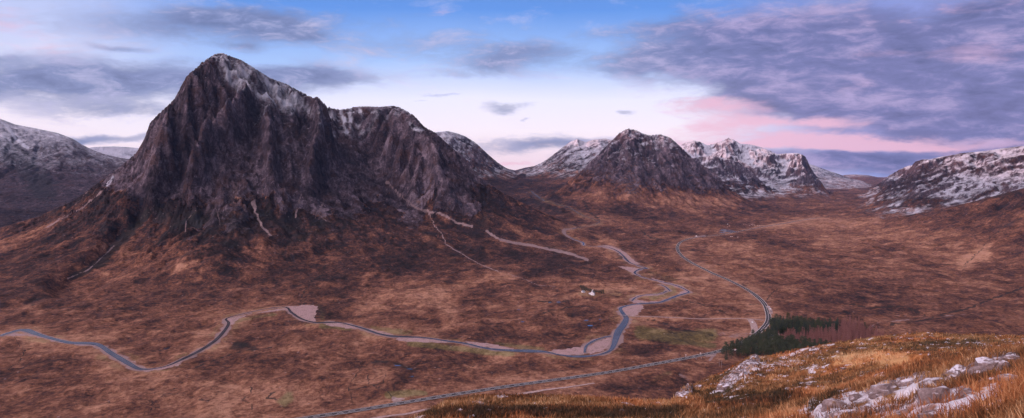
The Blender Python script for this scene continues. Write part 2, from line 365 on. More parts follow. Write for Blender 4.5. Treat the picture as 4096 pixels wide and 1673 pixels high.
for _ in range(3):
    PYc = row_of(H, Y)
    for i, (nm, ((pyc, yc, yb), prof, back)) in enumerate(LF.items()):
        msk = (ID == i+1) & (FR > .5)
        top_ = np.where(msk, PYc, 1e5).min(0); tg = np.interp(pxs, PXT, pyc); Yc_ = np.interp(pxs, PXT, yc)
        ok = top_ < 9e4
        if not ok.any(): continue
        e_ = np.where(ok, np.clip(top_-tg, -45, 45), 0); e_ = np.interp(np.arange(len(pxs)), np.flatnonzero(ok), e_[ok])
        e_ = np.convolve(np.pad(e_, 2, mode='edge'), [.1, .2, .4, .2, .1], 'valid')*Yc_/F*.8
        H += np.where(ID == i+1, e_[None, :]*FR**2.5, 0)

def norms(X, Y, H):
    P = np.stack([X, Y, H], -1)
    a = np.empty_like(P); b = np.empty_like(P)
    a[:, 1:-1] = P[:, 2:]-P[:, :-2]; a[:, 0] = P[:, 1]-P[:, 0]; a[:, -1] = P[:, -1]-P[:, -2]
    b[1:-1] = P[2:]-P[:-2]; b[0] = P[1]-P[0]; b[-1] = P[-1]-P[-2]
    n = np.cross(a, b); n /= np.linalg.norm(n, axis=-1, keepdims=True)+1e-9
    return n
N = norms(X, Y, H); nz = N[..., 2]
PY = row_of(H, Y)
# surface cover
def brush(pts, w, soft=.5, jit=0, js=60, ids=None):
    """soft stroke; where the photograph shows a patch"""
    xs = [p[0] for p in pts]; yy = [p[1] for p in pts]; m = w*2+jit
    q0, q1 = np.searchsorted(pxs, [min(xs)-m, max(xs)+m])
    out = np.zeros(H.shape, np.float32)
    S = (slice(None), slice(q0, q1))
    px = PX[S]; py = PY[S]
    sel = (py > min(yy)-m) & (py < max(yy)+m)
    if not sel.any(): return out
    x_, y_ = px[sel], py[sel]
    if jit:
        X_, Y_ = X[S][sel], Y[S][sel]
        x_ = x_+fbm(X_, Y_, js, 3, 101)*jit; y_ = y_+fbm(X_, Y_, js, 3, 111)*jit*.7
    d, _ = seg_dist(x_, y_, pts if len(pts) > 1 else pts*2)
    v = sstep(w*(1+soft), w*(1-soft), d)
    if ids is not None: v = v*np.isin(ID[S][sel], ids)
    o = out[S]; o[sel] = v
    return out
I = {n: i for i, n in enumerate(NAMES)}
sz0 = np.array([900, 330, 150, 60, 130, 130, 190, -10, -10, -100, 0, 300, -20, -10, 150.])[ID]
sz1 = np.array([990, 640, 520, 300, 470, 400, 470, 340, 380, 260, 200, 900, 300, 440, 420.])[ID]
sam = np.array([0, .60, .72, .8, .84, .84, .72, .90, .74, .85, .8, .1, .8, .70, .12])[ID]
big = fbm(X, Y, 300, 4, 121); mid = fbm(X, Y, 60, 4, 131, .6)
SNOW = np.clip((H-sz0)/(sz1-sz0)+big*.3, 0, 1)**.8*sam*(1-.25*(ID == I['fara']))
alt = np.clip((H-sz0)/(sz1-sz0), 0, 1)
has = sstep(.0, .12, alt)*(sam > 0)
th = np.radians(np.array([0, -35, -38, -20, -40, 38, 34, 12, 14, -20, -20, 0, 34, 28, 22.]))[ID]          # the lie of the strata and runnels on each hill
su = X*np.cos(th)+H*np.sin(th)*1.6; sv_ = -X*np.sin(th)+H*np.cos(th)*1.6+Y*.25
strk = ridged(su/5.5+300, sv_+fbm(X, Y, 90, 3, 125)*16, 42, 4, 123)
det = np.array([1, 1, .34, .5, .7, .7, .9, 1.1, 1.1, .7, .5, .3, .9, 1.15, .8])[ID]
SNOW = SNOW*.84+has*det*((nz-.82)*1.2+(strk-.52)*.85+mid*.22+conc*.12)
SNOW = np.clip(SNOW, 0, 1)
mids = [I['main']]
for pts, w, a_ in [([(930,290),(1050,345),(1150,400)], 62, .85), ([(1180,410),(1240,450),(1330,470)], 36, .62), ([(1300,470),(1420,500),(1560,470)], 50, .34), ([(905,255),(960,300),(1010,330),(1050,360)], 34, .75), ([(1000,275),(990,310)], 9, 1.), ([(1030,300),(1070,350),(1090,400)], 24, .6), ([(1060,350),(1060,420),(1040,470)], 14, .55),
    ([(1100,360),(1180,410),(1260,450),(1340,500)], 26, .5), ([(1250,440),(1290,500),(1350,530)], 20, .6), ([(1363,440),(1378,500),(1385,530)], 9, 1.), ([(1400,440),(1400,500),(1410,520)], 10, .9),
    ([(1440,440),(1430,500)], 14, .7), ([(1500,450),(1490,510),(1440,560)], 18, .6), ([(1330,480),(1420,540),(1500,520)], 36, .35), ([(1560,440),(1620,480),(1680,520)], 12, .5), ([(1650,510),(1690,520)], 7, .9),
    ([(920,385),(905,410),(890,440)], 6, .7), ([(780,300),(720,400)], 6, .35), ([(425,745),(455,705)], 4, 1.2), ([(330,570),(60,500)], 20, .3)]:
    SNOW = np.maximum(SNOW, brush(pts, w, .7, 16, 50, mids)*a_*(.55+.55*sstep(-.3, .5, mid)))
for pts, w, a_ in [([(20,500),(70,560),(110,590)], 8, .9), ([(0,540),(40,560)], 5, .8), ([(300,560),(330,590)], 10, .5), ([(100,520),(150,600),(170,640)], 8, .4), ([(200,540),(230,600)], 8, .4)]:
    SNOW = np.maximum(SNOW, brush(pts, w, .7, 10, 90, [I['left']])*a_)
ROCK = sstep(.86, .62, nz+fbm(X, Y, 45, 4, 141, .6)*.16)*up*np.clip(rocky*1.2, 0, 1)
ROCK = np.maximum(ROCK, sstep(.25, .9, up*rocky+fbm(X, Y, 110, 4, 143)*.5-.35)*sstep(.97, .85, nz))
rline = np.interp(pxs, [300,447,500,559,620,679,740,800,900,1038,1120,1198,1277,1400,1517,1580,1637,1720,1790,1836,1900,1940,1990,2050], [640,745,770,830,850,800,850,845,870,830,860,850,870,830,790,850,905,800,850,850,800,740,700,600])[None, :]
rn = fbm(X, Y*.5, 110, 5, 145, .65)
mainrock = sstep(95, -75, PY-rline+rn*190)*(ID == I['main'])
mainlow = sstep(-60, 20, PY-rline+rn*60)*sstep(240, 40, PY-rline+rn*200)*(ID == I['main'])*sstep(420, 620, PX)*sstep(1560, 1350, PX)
ROCK = np.clip(np.maximum(ROCK*np.where(ID == I['main'], .25, 1), mainrock*(.84+.30*mid+.25*FALL)), 0, 1)
ROCK = np.maximum(ROCK, mainlow*sstep(.1, .5, fbm(X, Y, 46, 4, 147, .6))*.8)
for pts, w in [([(1600,800),(1640,830),(1660,880)], 22), ([(1560,800),(1530,790)], 14), ([(1850,800),(1840,760),(1790,700),(1790,600)], 24), ([(1650,700),(1600,760)], 24), ([(1915,830),(1900,845)], 16)]:
    ROCK = np.maximum(ROCK, brush(pts, w, .5, 14, 50, mids)*.95)
ROCK = np.maximum(ROCK, np.where(ID == I['left'], .70+.3*mid, 0))  # grey rock cover spread over the left ridge, standing in for thicker haze
ROCK = np.maximum(ROCK, np.where(np.isin(ID, [I['right'], I['rback'], I['bidean'], I['bfront'], I['fara'], I['farleft']]), sstep(10, 110, H+big*60)*(.62+.4*(strk-.5)), 0))
ROCK = np.maximum(ROCK, np.where(np.isin(ID, [I['cback'], I['cfront'], I['lairigw']]), sstep(5, 130, H-gz+big*60)*(.56+.3*(strk-.5)+.25*mid), 0))
ROCK = np.maximum(ROCK, np.where((ID == 0) & (PX > 1900) & (PX < 2500) & (Y > 3900), .46+.2*mid, 0))
ROCK = np.maximum(ROCK, np.where((ID == 0) & (PX < 620) & (Y > 2700), .6, 0))  # glen floor beside the left ridge painted the same hazy grey
# tint of the moor: 0 dark heather, 1 pale straw
TINT = .455+.34*fbm(X, Y*.6, 240, 4, 151)+.38*fbm(X, Y*.62, 42, 5, 153, .7)+.12*fbm(X, Y, 12, 2, 155)
TINT -= .22*sstep(.3, 1, flow)*up; TINT -= .20*up; TINT -= .16*sstep(330, 60, PY-rline)*(ID == I['main'])
for pts, w, a_ in [([(1450,1210),(1600,1160),(1680,1200),(1760,1180),(1800,1260)], 40, .30), ([(1850,1130),(1950,1110),(2050,1100)], 26, .35), ([(720,1070),(780,1045)], 12, .4), ([(1500,1090),(1460,1120)], 10, .35),
    ([(3100,905),(3300,900),(3500,880)], 24, .28), ([(3300,960),(3600,950),(3900,1000)], 45, .2), ([(3950,1010),(3850,1060)], 24, .42), ([(2900,870),(2600,860),(2450,850)], 30, -.1),
    ([(2520,740),(2600,800),(2750,830),(2900,830)], 40, .26), ([(2850,1000),(3000,990)], 24, .2), ([(2280,1170),(2500,1150),(2600,1165)], 20, .22), ([(2700,1100),(2820,1130)], 16, .3), ([(2400,960),(2450,975)], 18, .35),
    ([(400,1500),(800,1570),(1200,1560)], 60, .16), ([(650,1330),(900,1400)], 30, .14), ([(60,1210),(160,1240)], 20, .3), ([(1850,1010),(2100,1020),(2400,1045)], 26, -.2), ([(300,1000),(330,1060)], 40, -.12),
    ([(2200,1330),(2450,1290),(2300,1240)], 40, -.16), ([(3480,1200),(3900,1250)], 60, -.12), ([(3500,840),(3800,880),(4050,960)], 60, -.05), ([(2200,1480),(2100,1440)], 30, -.1)]:
    TINT += brush(pts, w, .8, 40, 90)*a_
GREEN = np.zeros(H.shape, np.float32)
for pts, w, a_ in [([(2560,1330),(2700,1350),(2850,1340)], 26, .8), ([(2650,1360),(2850,1385)], 14, .7), ([(1150,1590),(1130,1610)], 26, .7), ([(1640,1370),(1900,1405),(2050,1415)], 12, .8), ([(1280,1300),(1400,1318)], 8, .8),
    ([(1480,1310),(1560,1320),(1640,1330)], 12, .6), ([(1980,1375),(2170,1395)], 12, .6), ([(1280,1230),(1290,1270)], 12, .5), ([(930,1290),(1100,1255)], 10, .6), ([(2600,1190),(2700,1165),(2680,1150)], 16, .6), ([(2560,1060),(2640,1090)], 14, .3),
    ([(1900,850),(2000,880)], 30, .3), ([(1730,640),(1760,760)], 40, .35), ([(2320,1175),(2480,1175)], 16, .4), ([(1550,1580),(1700,1575)], 14, .8), ([(2680,1490),(2620,1510)], 16, .4), ([(3000,760),(3050,800)], 40, .1), ([(2600,1090),(2700,1120)], 16, .4)]:
    GREEN = np.maximum(GREEN, brush(pts, w, .7, 16, 60)*a_)
# pale streaks: scree, stream beds, worn paths
PALE = np.zeros(H.shape, np.float32); brk = fbm(X, Y, 22, 3, 159)
for pts, w, a_, j in [([(1546,726),(1612,792),(1665,832),(1720,850)], 7, .8, 6), ([(1700,842),(1772,859),(1832,892),(1885,905)], 7, .9, 6), ([(1945,925),(1998,958),(2060,972),(2131,982),(2198,998),(2280,1015),(2350,1040)], 6.5, 1.1, 6),
    ([(1665,832),(1719,859),(1739,905),(1765,932),(1785,978),(1852,1018),(1918,1058),(1990,1085)], 2.6, 1., 5), ([(1990,1085),(2080,1110),(2150,1140),(2230,1150)], 2.2, .6, 5),
    ([(1015,800),(1022,850),(1050,910),(1085,940)], 7, .8, 7), ([(1014,810),(1020,830)], 12, .9, 6), ([(1205,780),(1190,830),(1180,870)], 6, .7, 6), ([(1290,820),(1270,860),(1320,890)], 6, .6, 6), ([(870,840),(880,900)], 5, .6, 5),
    ([(765,860),(745,890),(740,930)], 4, .6, 5), ([(960,750),(935,790)], 5, .6, 4), ([(455,985),(358,1077),(270,1115)], 4.5, .7, 4), ([(640,790),(590,850),(560,880)], 8, .45, 8), ([(430,745),(330,830),(240,880),(180,915)], 4.5, .8, 8),
    ([(260,860),(190,905)], 3, .7, 6), ([(360,760),(300,820)], 4, .5, 6), ([(1380,520),(1480,600),(1560,680)], 20, .22, 12), ([(1300,560),(1420,640),(1500,720)], 40, .25, 14), ([(690,700),(650,760)], 10, .4, 8),
    ([(2640,800),(2660,830)], 10, .3, 8), ([(2790,790),(2840,830)], 12, .3, 8), ([(1520,560),(1500,600)], 30, .2, 10), ([(1100,980),(1090,1060)], 3, .5, 8), ([(2720,1455),(2740,1500)], 12, .3, 8), ([(1720,700),(1740,730),(1730,750)], 4, .5, 4),
    ([(2720,1500),(2750,1515)], 10, .6, 5), ([(2830,1425),(2860,1412),(2840,1440)], 9, .8, 4), ([(3860,1258),(3520,1290),(3470,1310)], 3, .6, 5), ([(3700,1265),(3560,1262),(3450,1266)], 2, .5, 4), ([(2860,1330),(2960,1345),(3010,1340)], 14, .45, 14),
    ([(1575,1593),(1600,1603),(1580,1605)], 9, 1., 3), ([(2895,1180),(2790,1180)], 1, 0, 0), ([(2820,944),(2780,948)], 4, .8, 2), ([(60,1235),(200,1220)], 1, 0, 0)]:
    if a_: PALE = np.maximum(PALE, brush(pts, w*.72, .6, j*1.3, 26)*a_*(.85+.5*sstep(-.35, .3, brk)))
PALE = np.maximum(PALE, sstep(.45, .9, flow)*sstep(.1, .5, up)*sstep(.1, .5, fbm(X, Y, 140, 3, 161))*.5*(ID == I['main']))
PALE *= 1-.5*SNOW
rv = sstep(9, 1, rivd+fbm(X, Y, 30, 3, 163)*7)
rv = rv*sstep(3300, 2500, Y); PALE = PALE*.82; PALE = np.maximum(PALE, rv*.8)
GREEN = np.maximum(GREEN, sstep(30, 4, rivd+fbm(X, Y, 60, 3, 167)*22)*.45*(1-rv))
TINT += sstep(45, 6, rivd+fbm(X, Y, 60, 3, 169)*30)*.2
TINT += nf*.22
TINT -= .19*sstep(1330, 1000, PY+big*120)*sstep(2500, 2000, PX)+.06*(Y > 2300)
TINT += mslope*(FALL*.55+FALL2*.35)+FALLC*.55*sstep(2, 40, H-gz)-.09*(FALLC != 0)
cragt = .34+(.55*FALL+.40*FALL2+.35*fbm(X, Y, 150, 4, 191))*(ID == I['main'])+.8*FALLC+.35*mid+.25*big+.5*(strk-.5)
TINT = np.where((ID > 0) & (ROCK > .5) & (ID != I['left']), cragt, TINT)
TINT = np.where(ID == I['left'], .30+.28*(strk-.5)+.15*mid+.25*big, TINT)
# dark peat hags, bracken-black patches below the crags; shade on the left ridge painted dark too
DARK = np.zeros(H.shape, np.float32)
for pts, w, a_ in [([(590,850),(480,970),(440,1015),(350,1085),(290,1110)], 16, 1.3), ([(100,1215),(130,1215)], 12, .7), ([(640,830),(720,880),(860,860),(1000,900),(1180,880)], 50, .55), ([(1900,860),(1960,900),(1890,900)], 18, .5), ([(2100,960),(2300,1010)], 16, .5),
    ([(1700,930),(1740,980),(1800,1040)], 30, .5), ([(1330,560),(1440,660),(1560,760)], 12, .5), ([(1250,1380),(1300,1330)], 1, 0), ([(940,1380),(1010,1400)], 20, .7), ([(520,1380),(680,1375)], 14, .4), ([(1150,1345),(1280,1345)], 12, .4),
    ([(1480,1450),(1570,1455),(1640,1470)], 12, .6), ([(2640,1110),(2600,1085)], 14, .4), ([(2490,1000),(2480,1030)], 14, .6), ([(1750,1550),(2000,1540)], 5, .4), ([(3920,1010),(3860,1050),(4060,930)], 3, .3), ([(3130,1075),(3180,1100)], 10, .4), ([(2970,1140),(3000,1160)], 9, .6),
    ([(180,960),(300,880),(420,790)], 10, .5), ([(2700,760),(2880,780)], 22, .3), ([(0,560),(100,660),(180,760)], 60, .8)]:
    if a_: DARK = np.maximum(DARK, brush(pts, w, .7, 26, 50)*a_*(.6+.6*sstep(-.4, .5, mid)))
for pts, w in [([(2590,1282),(2640,1287),(2680,1302),(2700,1316),(2740,1323),(2800,1324),(2850,1342)], 3.2), ([(4096,868),(4020,905),(3960,950),(3925,1000),(3870,1050),(3850,1080)], 2.2), ([(4096,1150),(3960,1200),(3880,1230),(3760,1262),(3700,1280),(3560,1300)], 3.5), ([(3380,1215),(3480,1230),(3620,1225),(3700,1262)], 3),
    ([(1300,1060),(1290,1100),(1240,1130),(1215,1170),(1200,1225)], 2.6), ([(1450,1440),(1440,1480),(1400,1530),(1395,1560),(1415,1620)], 2.4), ([(1400,1560),(1480,1545),(1530,1530),(1545,1500)], 2.4), ([(1470,1500),(1475,1540),(1540,1560),(1570,1590)], 2.2), ([(1500,1450),(1560,1445),(1620,1470),(1660,1485)], 4),
    ([(60,1345),(75,1380),(100,1400),(80,1440),(30,1480)], 1.8), ([(780,1470),(860,1440),(930,1415),(1010,1400),(1090,1390)], 2.4), ([(1010,1530),(1000,1580),(960,1600),(1010,1620),(1000,1660)], 2.6), ([(1100,1570),(1060,1590),(1110,1600)], 2.4), ([(1210,1230),(1230,1180)], 2), ([(2150,1205),(2230,1212),(2290,1200)], 2.4),
    ([(2380,1230),(2300,1225),(2220,1240),(2140,1262)], 2.6), ([(1720,1460),(1800,1480),(1870,1470),(1960,1455)], 2), ([(2900,1250),(2800,1215),(2700,1195)], 2), ([(3000,1220),(3060,1210),(3080,1180),(3120,1150)], 2.4), ([(2560,920),(2600,950),(2650,960)], 4), ([(2330,800),(2360,850),(2400,880)], 3), ([(2120,780),(2160,820),(2240,850)], 3)]:
    DARK = np.maximum(DARK, brush(pts, w, .7, 12, 16)*(.55+.5*sstep(-.4, .3, brk)))
DARK = np.maximum(DARK, sstep(.55, .95, flow)*up*.4*(1-SNOW))
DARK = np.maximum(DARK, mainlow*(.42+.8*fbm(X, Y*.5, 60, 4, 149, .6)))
SIDE = np.clip((N[..., 0]), -1, 1)
print('terrain rows', H.shape, 'n', H.size)

# ------------------------------------------------------------------ materials
class NT:
    def __init__(s, tree): s.t = tree
    def n(s, typ, ins=None, **kw):
        nd = s.t.nodes.new(typ)
        for k, v in kw.items(): setattr(nd, k, v)
        for k, v in (ins or {}).items():
            sk = nd.inputs[k]
            if hasattr(v, 'links') or isinstance(v, bpy.types.NodeSocket): s.t.links.new(v, sk)
            else: sk.default_value = v
        return nd
    def m(s, op, a, b=0., c=0., clamp=False):
        nd = s.t.nodes.new('ShaderNodeMath'); nd.operation = op; nd.use_clamp = clamp
        for i, v in enumerate((a, b, c)):
            if isinstance(v, bpy.types.NodeSocket): s.t.links.new(v, nd.inputs[i])
            else: nd.inputs[i].default_value = v
        return nd.outputs[0]
    def mix(s, f, a, b, mode='MIX'):
        nd = s.t.nodes.new('ShaderNodeMix'); nd.data_type = 'RGBA'; nd.blend_type = mode
        for i, v in ((0, f), (6, a), (7, b)):
            if isinstance(v, bpy.types.NodeSocket): s.t.links.new(v, nd.inputs[i])
            else: nd.inputs[i].default_value = v if i == 0 else (*v, 1)[:4]
        return nd.outputs[2]
    def ss(s, v, a, b):
        nd = s.t.nodes.new('ShaderNodeMapRange'); nd.interpolation_type = 'SMOOTHSTEP'
        s.t.links.new(v, nd.inputs[0]); nd.inputs[1].default_value = a; nd.inputs[2].default_value = b
        return nd.outputs[0]
    def noise(s, vec, scale, det=4, rough=.55, dist=0.):
        nd = s.t.nodes.new('ShaderNodeTexNoise'); s.t.links.new(vec, nd.inputs['Vector'])
        nd.inputs['Scale'].default_value = scale; nd.inputs['Detail'].default_value = det; nd.inputs['Roughness'].default_value = rough; nd.inputs['Distortion'].default_value = dist
        return nd.outputs[0]
    def scale(s, vec, sc):
        nd = s.t.nodes.new('ShaderNodeVectorMath'); nd.operation = 'MULTIPLY'; s.t.links.new(vec, nd.inputs[0]); nd.inputs[1].default_value = sc
        return nd.outputs[0]
    def ramp(s, f, stops):
        nd = s.t.nodes.new('ShaderNodeValToRGB'); s.t.links.new(f, nd.inputs[0]); e = nd.color_ramp.elements
        while len(e) < len(stops): e.new(.5)
        for el, (p, c) in zip(e, stops): el.position = p; el.color = (*c, 1)
        return nd.outputs[0]
def new_mat(name):
    m = bpy.data.materials.new(name); m.use_nodes = True; m.node_tree.nodes.clear()
    nt = NT(m.node_tree); out = nt.n('ShaderNodeOutputMaterial'); b = nt.n('ShaderNodeBsdfPrincipled')
    m.node_tree.links.new(b.outputs[0], out.inputs[0]); return m, nt, b
def setin(nt, b, **kw):
    for k, v in kw.items():
        k = k.replace('_', ' ')
        if isinstance(v, bpy.types.NodeSocket): nt.t.links.new(v, b.inputs[k])
        else: b.inputs[k].default_value = (*v, 1) if isinstance(v, tuple) and len(v) == 3 else v
def simple(name, c, rough=.8, var=.25, sc=3., metal=0., spec=.3):
    m, nt, b = new_mat(name); tc = nt.n('ShaderNodeTexCoord').outputs['Object']
    n = nt.noise(tc, sc, 4); cc = nt.mix(nt.ss(n, .3, .7), tuple(v*(1-var) for v in c), tuple(min(1, v*(1+var)) for v in c))
    setin(nt, b, Base_Color=cc, Roughness=rough, Metallic=metal, Specular_IOR_Level=spec); return m

def terrain_mat():
    m, nt, b = new_mat('moor_and_crag')
    P = nt.n('ShaderNodeTexCoord').outputs['Object']
    A = nt.n('ShaderNodeSeparateColor', {0: nt.n('ShaderNodeAttribute', attribute_name='cover').outputs['Color']})
    B = nt.n('ShaderNodeSeparateColor', {0: nt.n('ShaderNodeAttribute', attribute_name='wear').outputs['Color']})
    snow, rock, tint = A.outputs[0], A.outputs[1], A.outputs[2]
    pale, dark, green = B.outputs[0], B.outputs[1], B.outputs[2]
    Q = nt.scale(P, (1., .66, 1.)); n1 = nt.noise(Q, .20, 5, .75); n2 = nt.noise(Q, .045, 6, .7, .8); n3 = nt.noise(Q, .010, 4, .6, .6); nf_ = nt.noise(P, .6, 3, .7)
    # moor
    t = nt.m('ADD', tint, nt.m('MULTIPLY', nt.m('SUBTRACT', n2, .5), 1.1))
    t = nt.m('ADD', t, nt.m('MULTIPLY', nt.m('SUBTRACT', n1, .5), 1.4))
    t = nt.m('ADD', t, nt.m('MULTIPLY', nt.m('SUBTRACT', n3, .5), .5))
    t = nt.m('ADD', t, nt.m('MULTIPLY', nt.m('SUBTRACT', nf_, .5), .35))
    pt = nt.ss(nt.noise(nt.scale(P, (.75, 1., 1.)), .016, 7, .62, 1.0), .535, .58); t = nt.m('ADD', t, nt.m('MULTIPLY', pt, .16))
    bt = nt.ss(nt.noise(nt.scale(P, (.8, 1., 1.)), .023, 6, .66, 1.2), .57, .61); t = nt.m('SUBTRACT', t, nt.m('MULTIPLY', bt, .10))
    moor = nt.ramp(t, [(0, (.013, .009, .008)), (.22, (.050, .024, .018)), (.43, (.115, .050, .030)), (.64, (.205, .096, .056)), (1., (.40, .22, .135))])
    gcol = nt.ramp(t, [(.1, (.045, .034, .018)), (.5, (.125, .092, .036)), (.9, (.26, .20, .10))])
    c = nt.mix(nt.ss(nt.m('ADD', green, nt.m('MULTIPLY', nt.m('SUBTRACT', n2, .5), .9)), .25, .75), moor, gcol)
    # rock
    sp = nt.scale(P, (1., .45, .55)); r1 = nt.noise(sp, .05, 6, .72, 1.2); r2 = nt.noise(P, .35, 4, .7)
    r3 = nt.noise(P, .13, 4, .7); rk = nt.ramp(nt.m('ADD', nt.m('ADD', nt.m('MULTIPLY', r1, .52), nt.m('MULTIPLY', r3, .22)), nt.m('ADD', nt.m('MULTIPLY', r2, .14), nt.m('MULTIPLY', nt.m('SUBTRACT', tint, .1), .20))), [(.37, (.007, .005, .006)), (.45, (.030, .022, .025)), (.54, (.088, .066, .078)), (.66, (.30, .24, .27))])
    veg = nt.ss(nt.noise(P, .02, 5, .7, .8), .50, .62)
    rk = nt.mix(nt.m('MULTIPLY', veg, .62), rk, nt.mix(nt.ss(n1, .35, .65), (.032, .019, .016), (.115, .055, .038)))
    rf = nt.ss(nt.m('ADD', rock, nt.m('MULTIPLY', nt.m('SUBTRACT', nt.noise(P, .06, 5, .75), .5), 1.3)), .38, .62)
    c = nt.mix(rf, c, rk)
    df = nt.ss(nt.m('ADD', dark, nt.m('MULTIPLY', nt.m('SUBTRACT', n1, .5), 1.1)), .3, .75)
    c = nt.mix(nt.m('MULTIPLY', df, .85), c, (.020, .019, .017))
    # bog cracks: thin meandering dark lines on level ground
    geo = nt.n('ShaderNodeNewGeometry'); nzs = nt.n('ShaderNodeSeparateXYZ', {0: geo.outputs['Normal']}).outputs[2]
    ck = nt.noise(P, .012, 4, .6, 1.5); ln = nt.m('ABSOLUTE', nt.m('SUBTRACT', ck, .5))
    where = nt.ss(nt.noise(P, .0042, 3, .5), .53, .64)
    cr = nt.m('MULTIPLY', nt.m('MULTIPLY', nt.m('SUBTRACT', 1., nt.ss(ln, .002, .011)), where), nt.ss(nzs, .985, .997))
    c = nt.mix(nt.m('MULTIPLY', cr, .85), c, (.018, .014, .016))
    pf = nt.ss(nt.m('ADD', pale, nt.m('MULTIPLY', nt.m('SUBTRACT', nt.noise(P, .22, 4, .7), .5), .8)), .3, .7)
    c = nt.mix(nt.m('MULTIPLY', pf, .9), c, nt.mix(nf_, (.21, .15, .145), (.35, .265, .255)))
    # scattered pale stones
    vor = nt.n('ShaderNodeTexVoronoi', {'Vector': P, 'Scale': .085}); sel = nt.n('ShaderNodeSeparateColor', {0: vor.outputs['Color']}).outputs[0]
    stn = nt.m('MULTIPLY', nt.m('SUBTRACT', 1., nt.ss(vor.outputs['Distance'], .06, .16)), nt.m('GREATER_THAN', sel, .86))
    c = nt.mix(nt.m('MULTIPLY', stn, .7), c, (.30, .25, .25))
    # snow lies on ledges
    s1 = nt.noise(P, .045, 6, .75, .8); s2 = nt.noise(P, .3, 3, .7)
    sv = nt.m('ADD', snow, nt.m('MULTIPLY', nt.m('SUBTRACT', s1, .5), 1.1)); sv = nt.m('ADD', sv, nt.m('MULTIPLY', nt.m('SUBTRACT', s2, .5), .3))
    sv = nt.m('ADD', sv, nt.m('MULTIPLY', nt.m('SUBTRACT', nzs, .72), .35))
    sf = nt.m('MULTIPLY', nt.m('MULTIPLY', nt.ss(sv, .22, .95), nt.ss(snow, .02, .2)), .94)
    c = nt.mix(sf, c, (.60, .635, .71))
    hsum = nt.m('ADD', nt.m('MULTIPLY', n1, 2.2), nt.m('MULTIPLY', nf_, .8))
    hsum = nt.m('ADD', hsum, nt.m('MULTIPLY', r1, nt.m('MULTIPLY', rf, 26.)))
    hsum = nt.m('ADD', hsum, nt.m('MULTIPLY', n2, 3.5))
    bp = nt.n('ShaderNodeBump', {'Height': hsum, 'Strength': .9, 'Distance': 1.})
    setin(nt, b, Base_Color=c, Roughness=.95, Specular_IOR_Level=.12, Normal=bp.outputs[0])
    return m
MT = terrain_mat()

def mesh_np(name, V, Q, attrs=None, mat=None, parent=None, smooth=True):
    me = bpy.data.meshes.new(name); k = Q.shape[1]
    me.vertices.add(len(V)); me.vertices.foreach_set('co', V.astype(np.float32).ravel())
    me.loops.add(Q.size); me.loops.foreach_set('vertex_index', Q.astype(np.int32).ravel())
    me.polygons.add(len(Q)); me.polygons.foreach_set('loop_start', np.arange(0, Q.size, k, dtype=np.int32))
    me.polygons.foreach_set('use_smooth', np.full(len(Q), smooth, bool))
    me.update(calc_edges=True)
    for an, arr in (attrs or {}).items():
        at = me.attributes.new(an, 'FLOAT_COLOR', 'POINT'); at.data.foreach_set('color', arr.astype(np.float32).ravel())
    if mat: me.materials.append(mat)
    o = bpy.data.objects.new(name, me); col.objects.link(o)
    if parent: o.parent = parent
    return o
def tag(o, label=None, cat=None, group=None, kind=None):
    if label: o['label'] = label
    if cat: o['category'] = cat
    if group: o['group'] = group
    if kind: o['kind'] = kind
    return o
def grid_objs(X, Y, Z, cover, wear, ident, table_, mat):
    r, c = X.shape; idx = np.arange(r*c).reshape(r, c)
    Q = np.stack([idx[:-1, :-1], idx[:-1, 1:], idx[1:, 1:], idx[1:, :-1]], -1).reshape(-1, 4)
    fid = ident[:-1, :-1].ravel(); V = np.stack([X, Y, Z], -1).reshape(-1, 3); cv = cover.reshape(-1, 4); we = wear.reshape(-1, 4)
    for ids, (nm, lb, ct) in table_:
        q = Q[np.isin(fid, ids)]
        if not len(q): continue
        u, inv = np.unique(q, return_inverse=True)
        o = mesh_np(nm, V[u], inv.reshape(-1, 4), dict(cover=cv[u], wear=we[u]), mat)
        tag(o, lb, ct, kind='structure')
one = np.ones(H.shape)
COVER = np.stack([SNOW, ROCK, np.clip(TINT, 0, 1), one], -1); WEAR = np.stack([PALE, DARK, GREEN, one], -1)
grid_objs(X, Y, H, COVER, WEAR, ID, [
 ([0], ('ground', 'russet moor grass of the wide valley floor around the river and road', 'moor')),
 ([I['main']], ('mountain', 'huge dark pyramid mountain with snow dusted summit left of the valley', 'mountain')),
 ([I['left']], ('mountain', 'long blue grey snow dusted ridge at the left edge of the view', 'mountain')),
 ([I['farleft']], ('mountain', 'small distant snowy ridge between the left ridge and the dark pyramid', 'mountain')),
 ([I['lairigw']], ('mountain', 'snow flecked shoulder just behind the right end of the dark pyramid', 'mountain')),
 ([I['cback']], ('mountain', 'snowy twin topped ridge rising right of the narrow pass', 'mountain')),
 ([I['cfront']], ('mountain', 'rounded snow capped crag mountain in the middle with brown lower slopes', 'mountain')),
 ([I['bidean'], I['bfront']], ('mountain', 'heavily snowed massif with a sharp white peak and blunt cliff at its right end', 'mountain')),
 ([I['fara']], ('mountain', 'distant snowy ridge with pink light beyond the blunt cliff', 'mountain')),
 ([I['farb']], ('mountain', 'faintest farthest ridge above the head of the right hand valley', 'mountain')),
 ([I['farpass']], ('hill', 'tiny pale blue hills seen through the narrow pass', 'hill')),
 ([I['rback']], ('mountain', 'white ridge peeping out behind the right hand hillside', 'mountain')),
 ([I['right']], ('hill', 'long snow streaked hillside with rocky nose along the right edge', 'hill')),
 ([I['brown']], ('hill', 'smooth russet slope rising to the right edge below the snow', 'hill'))], MT)
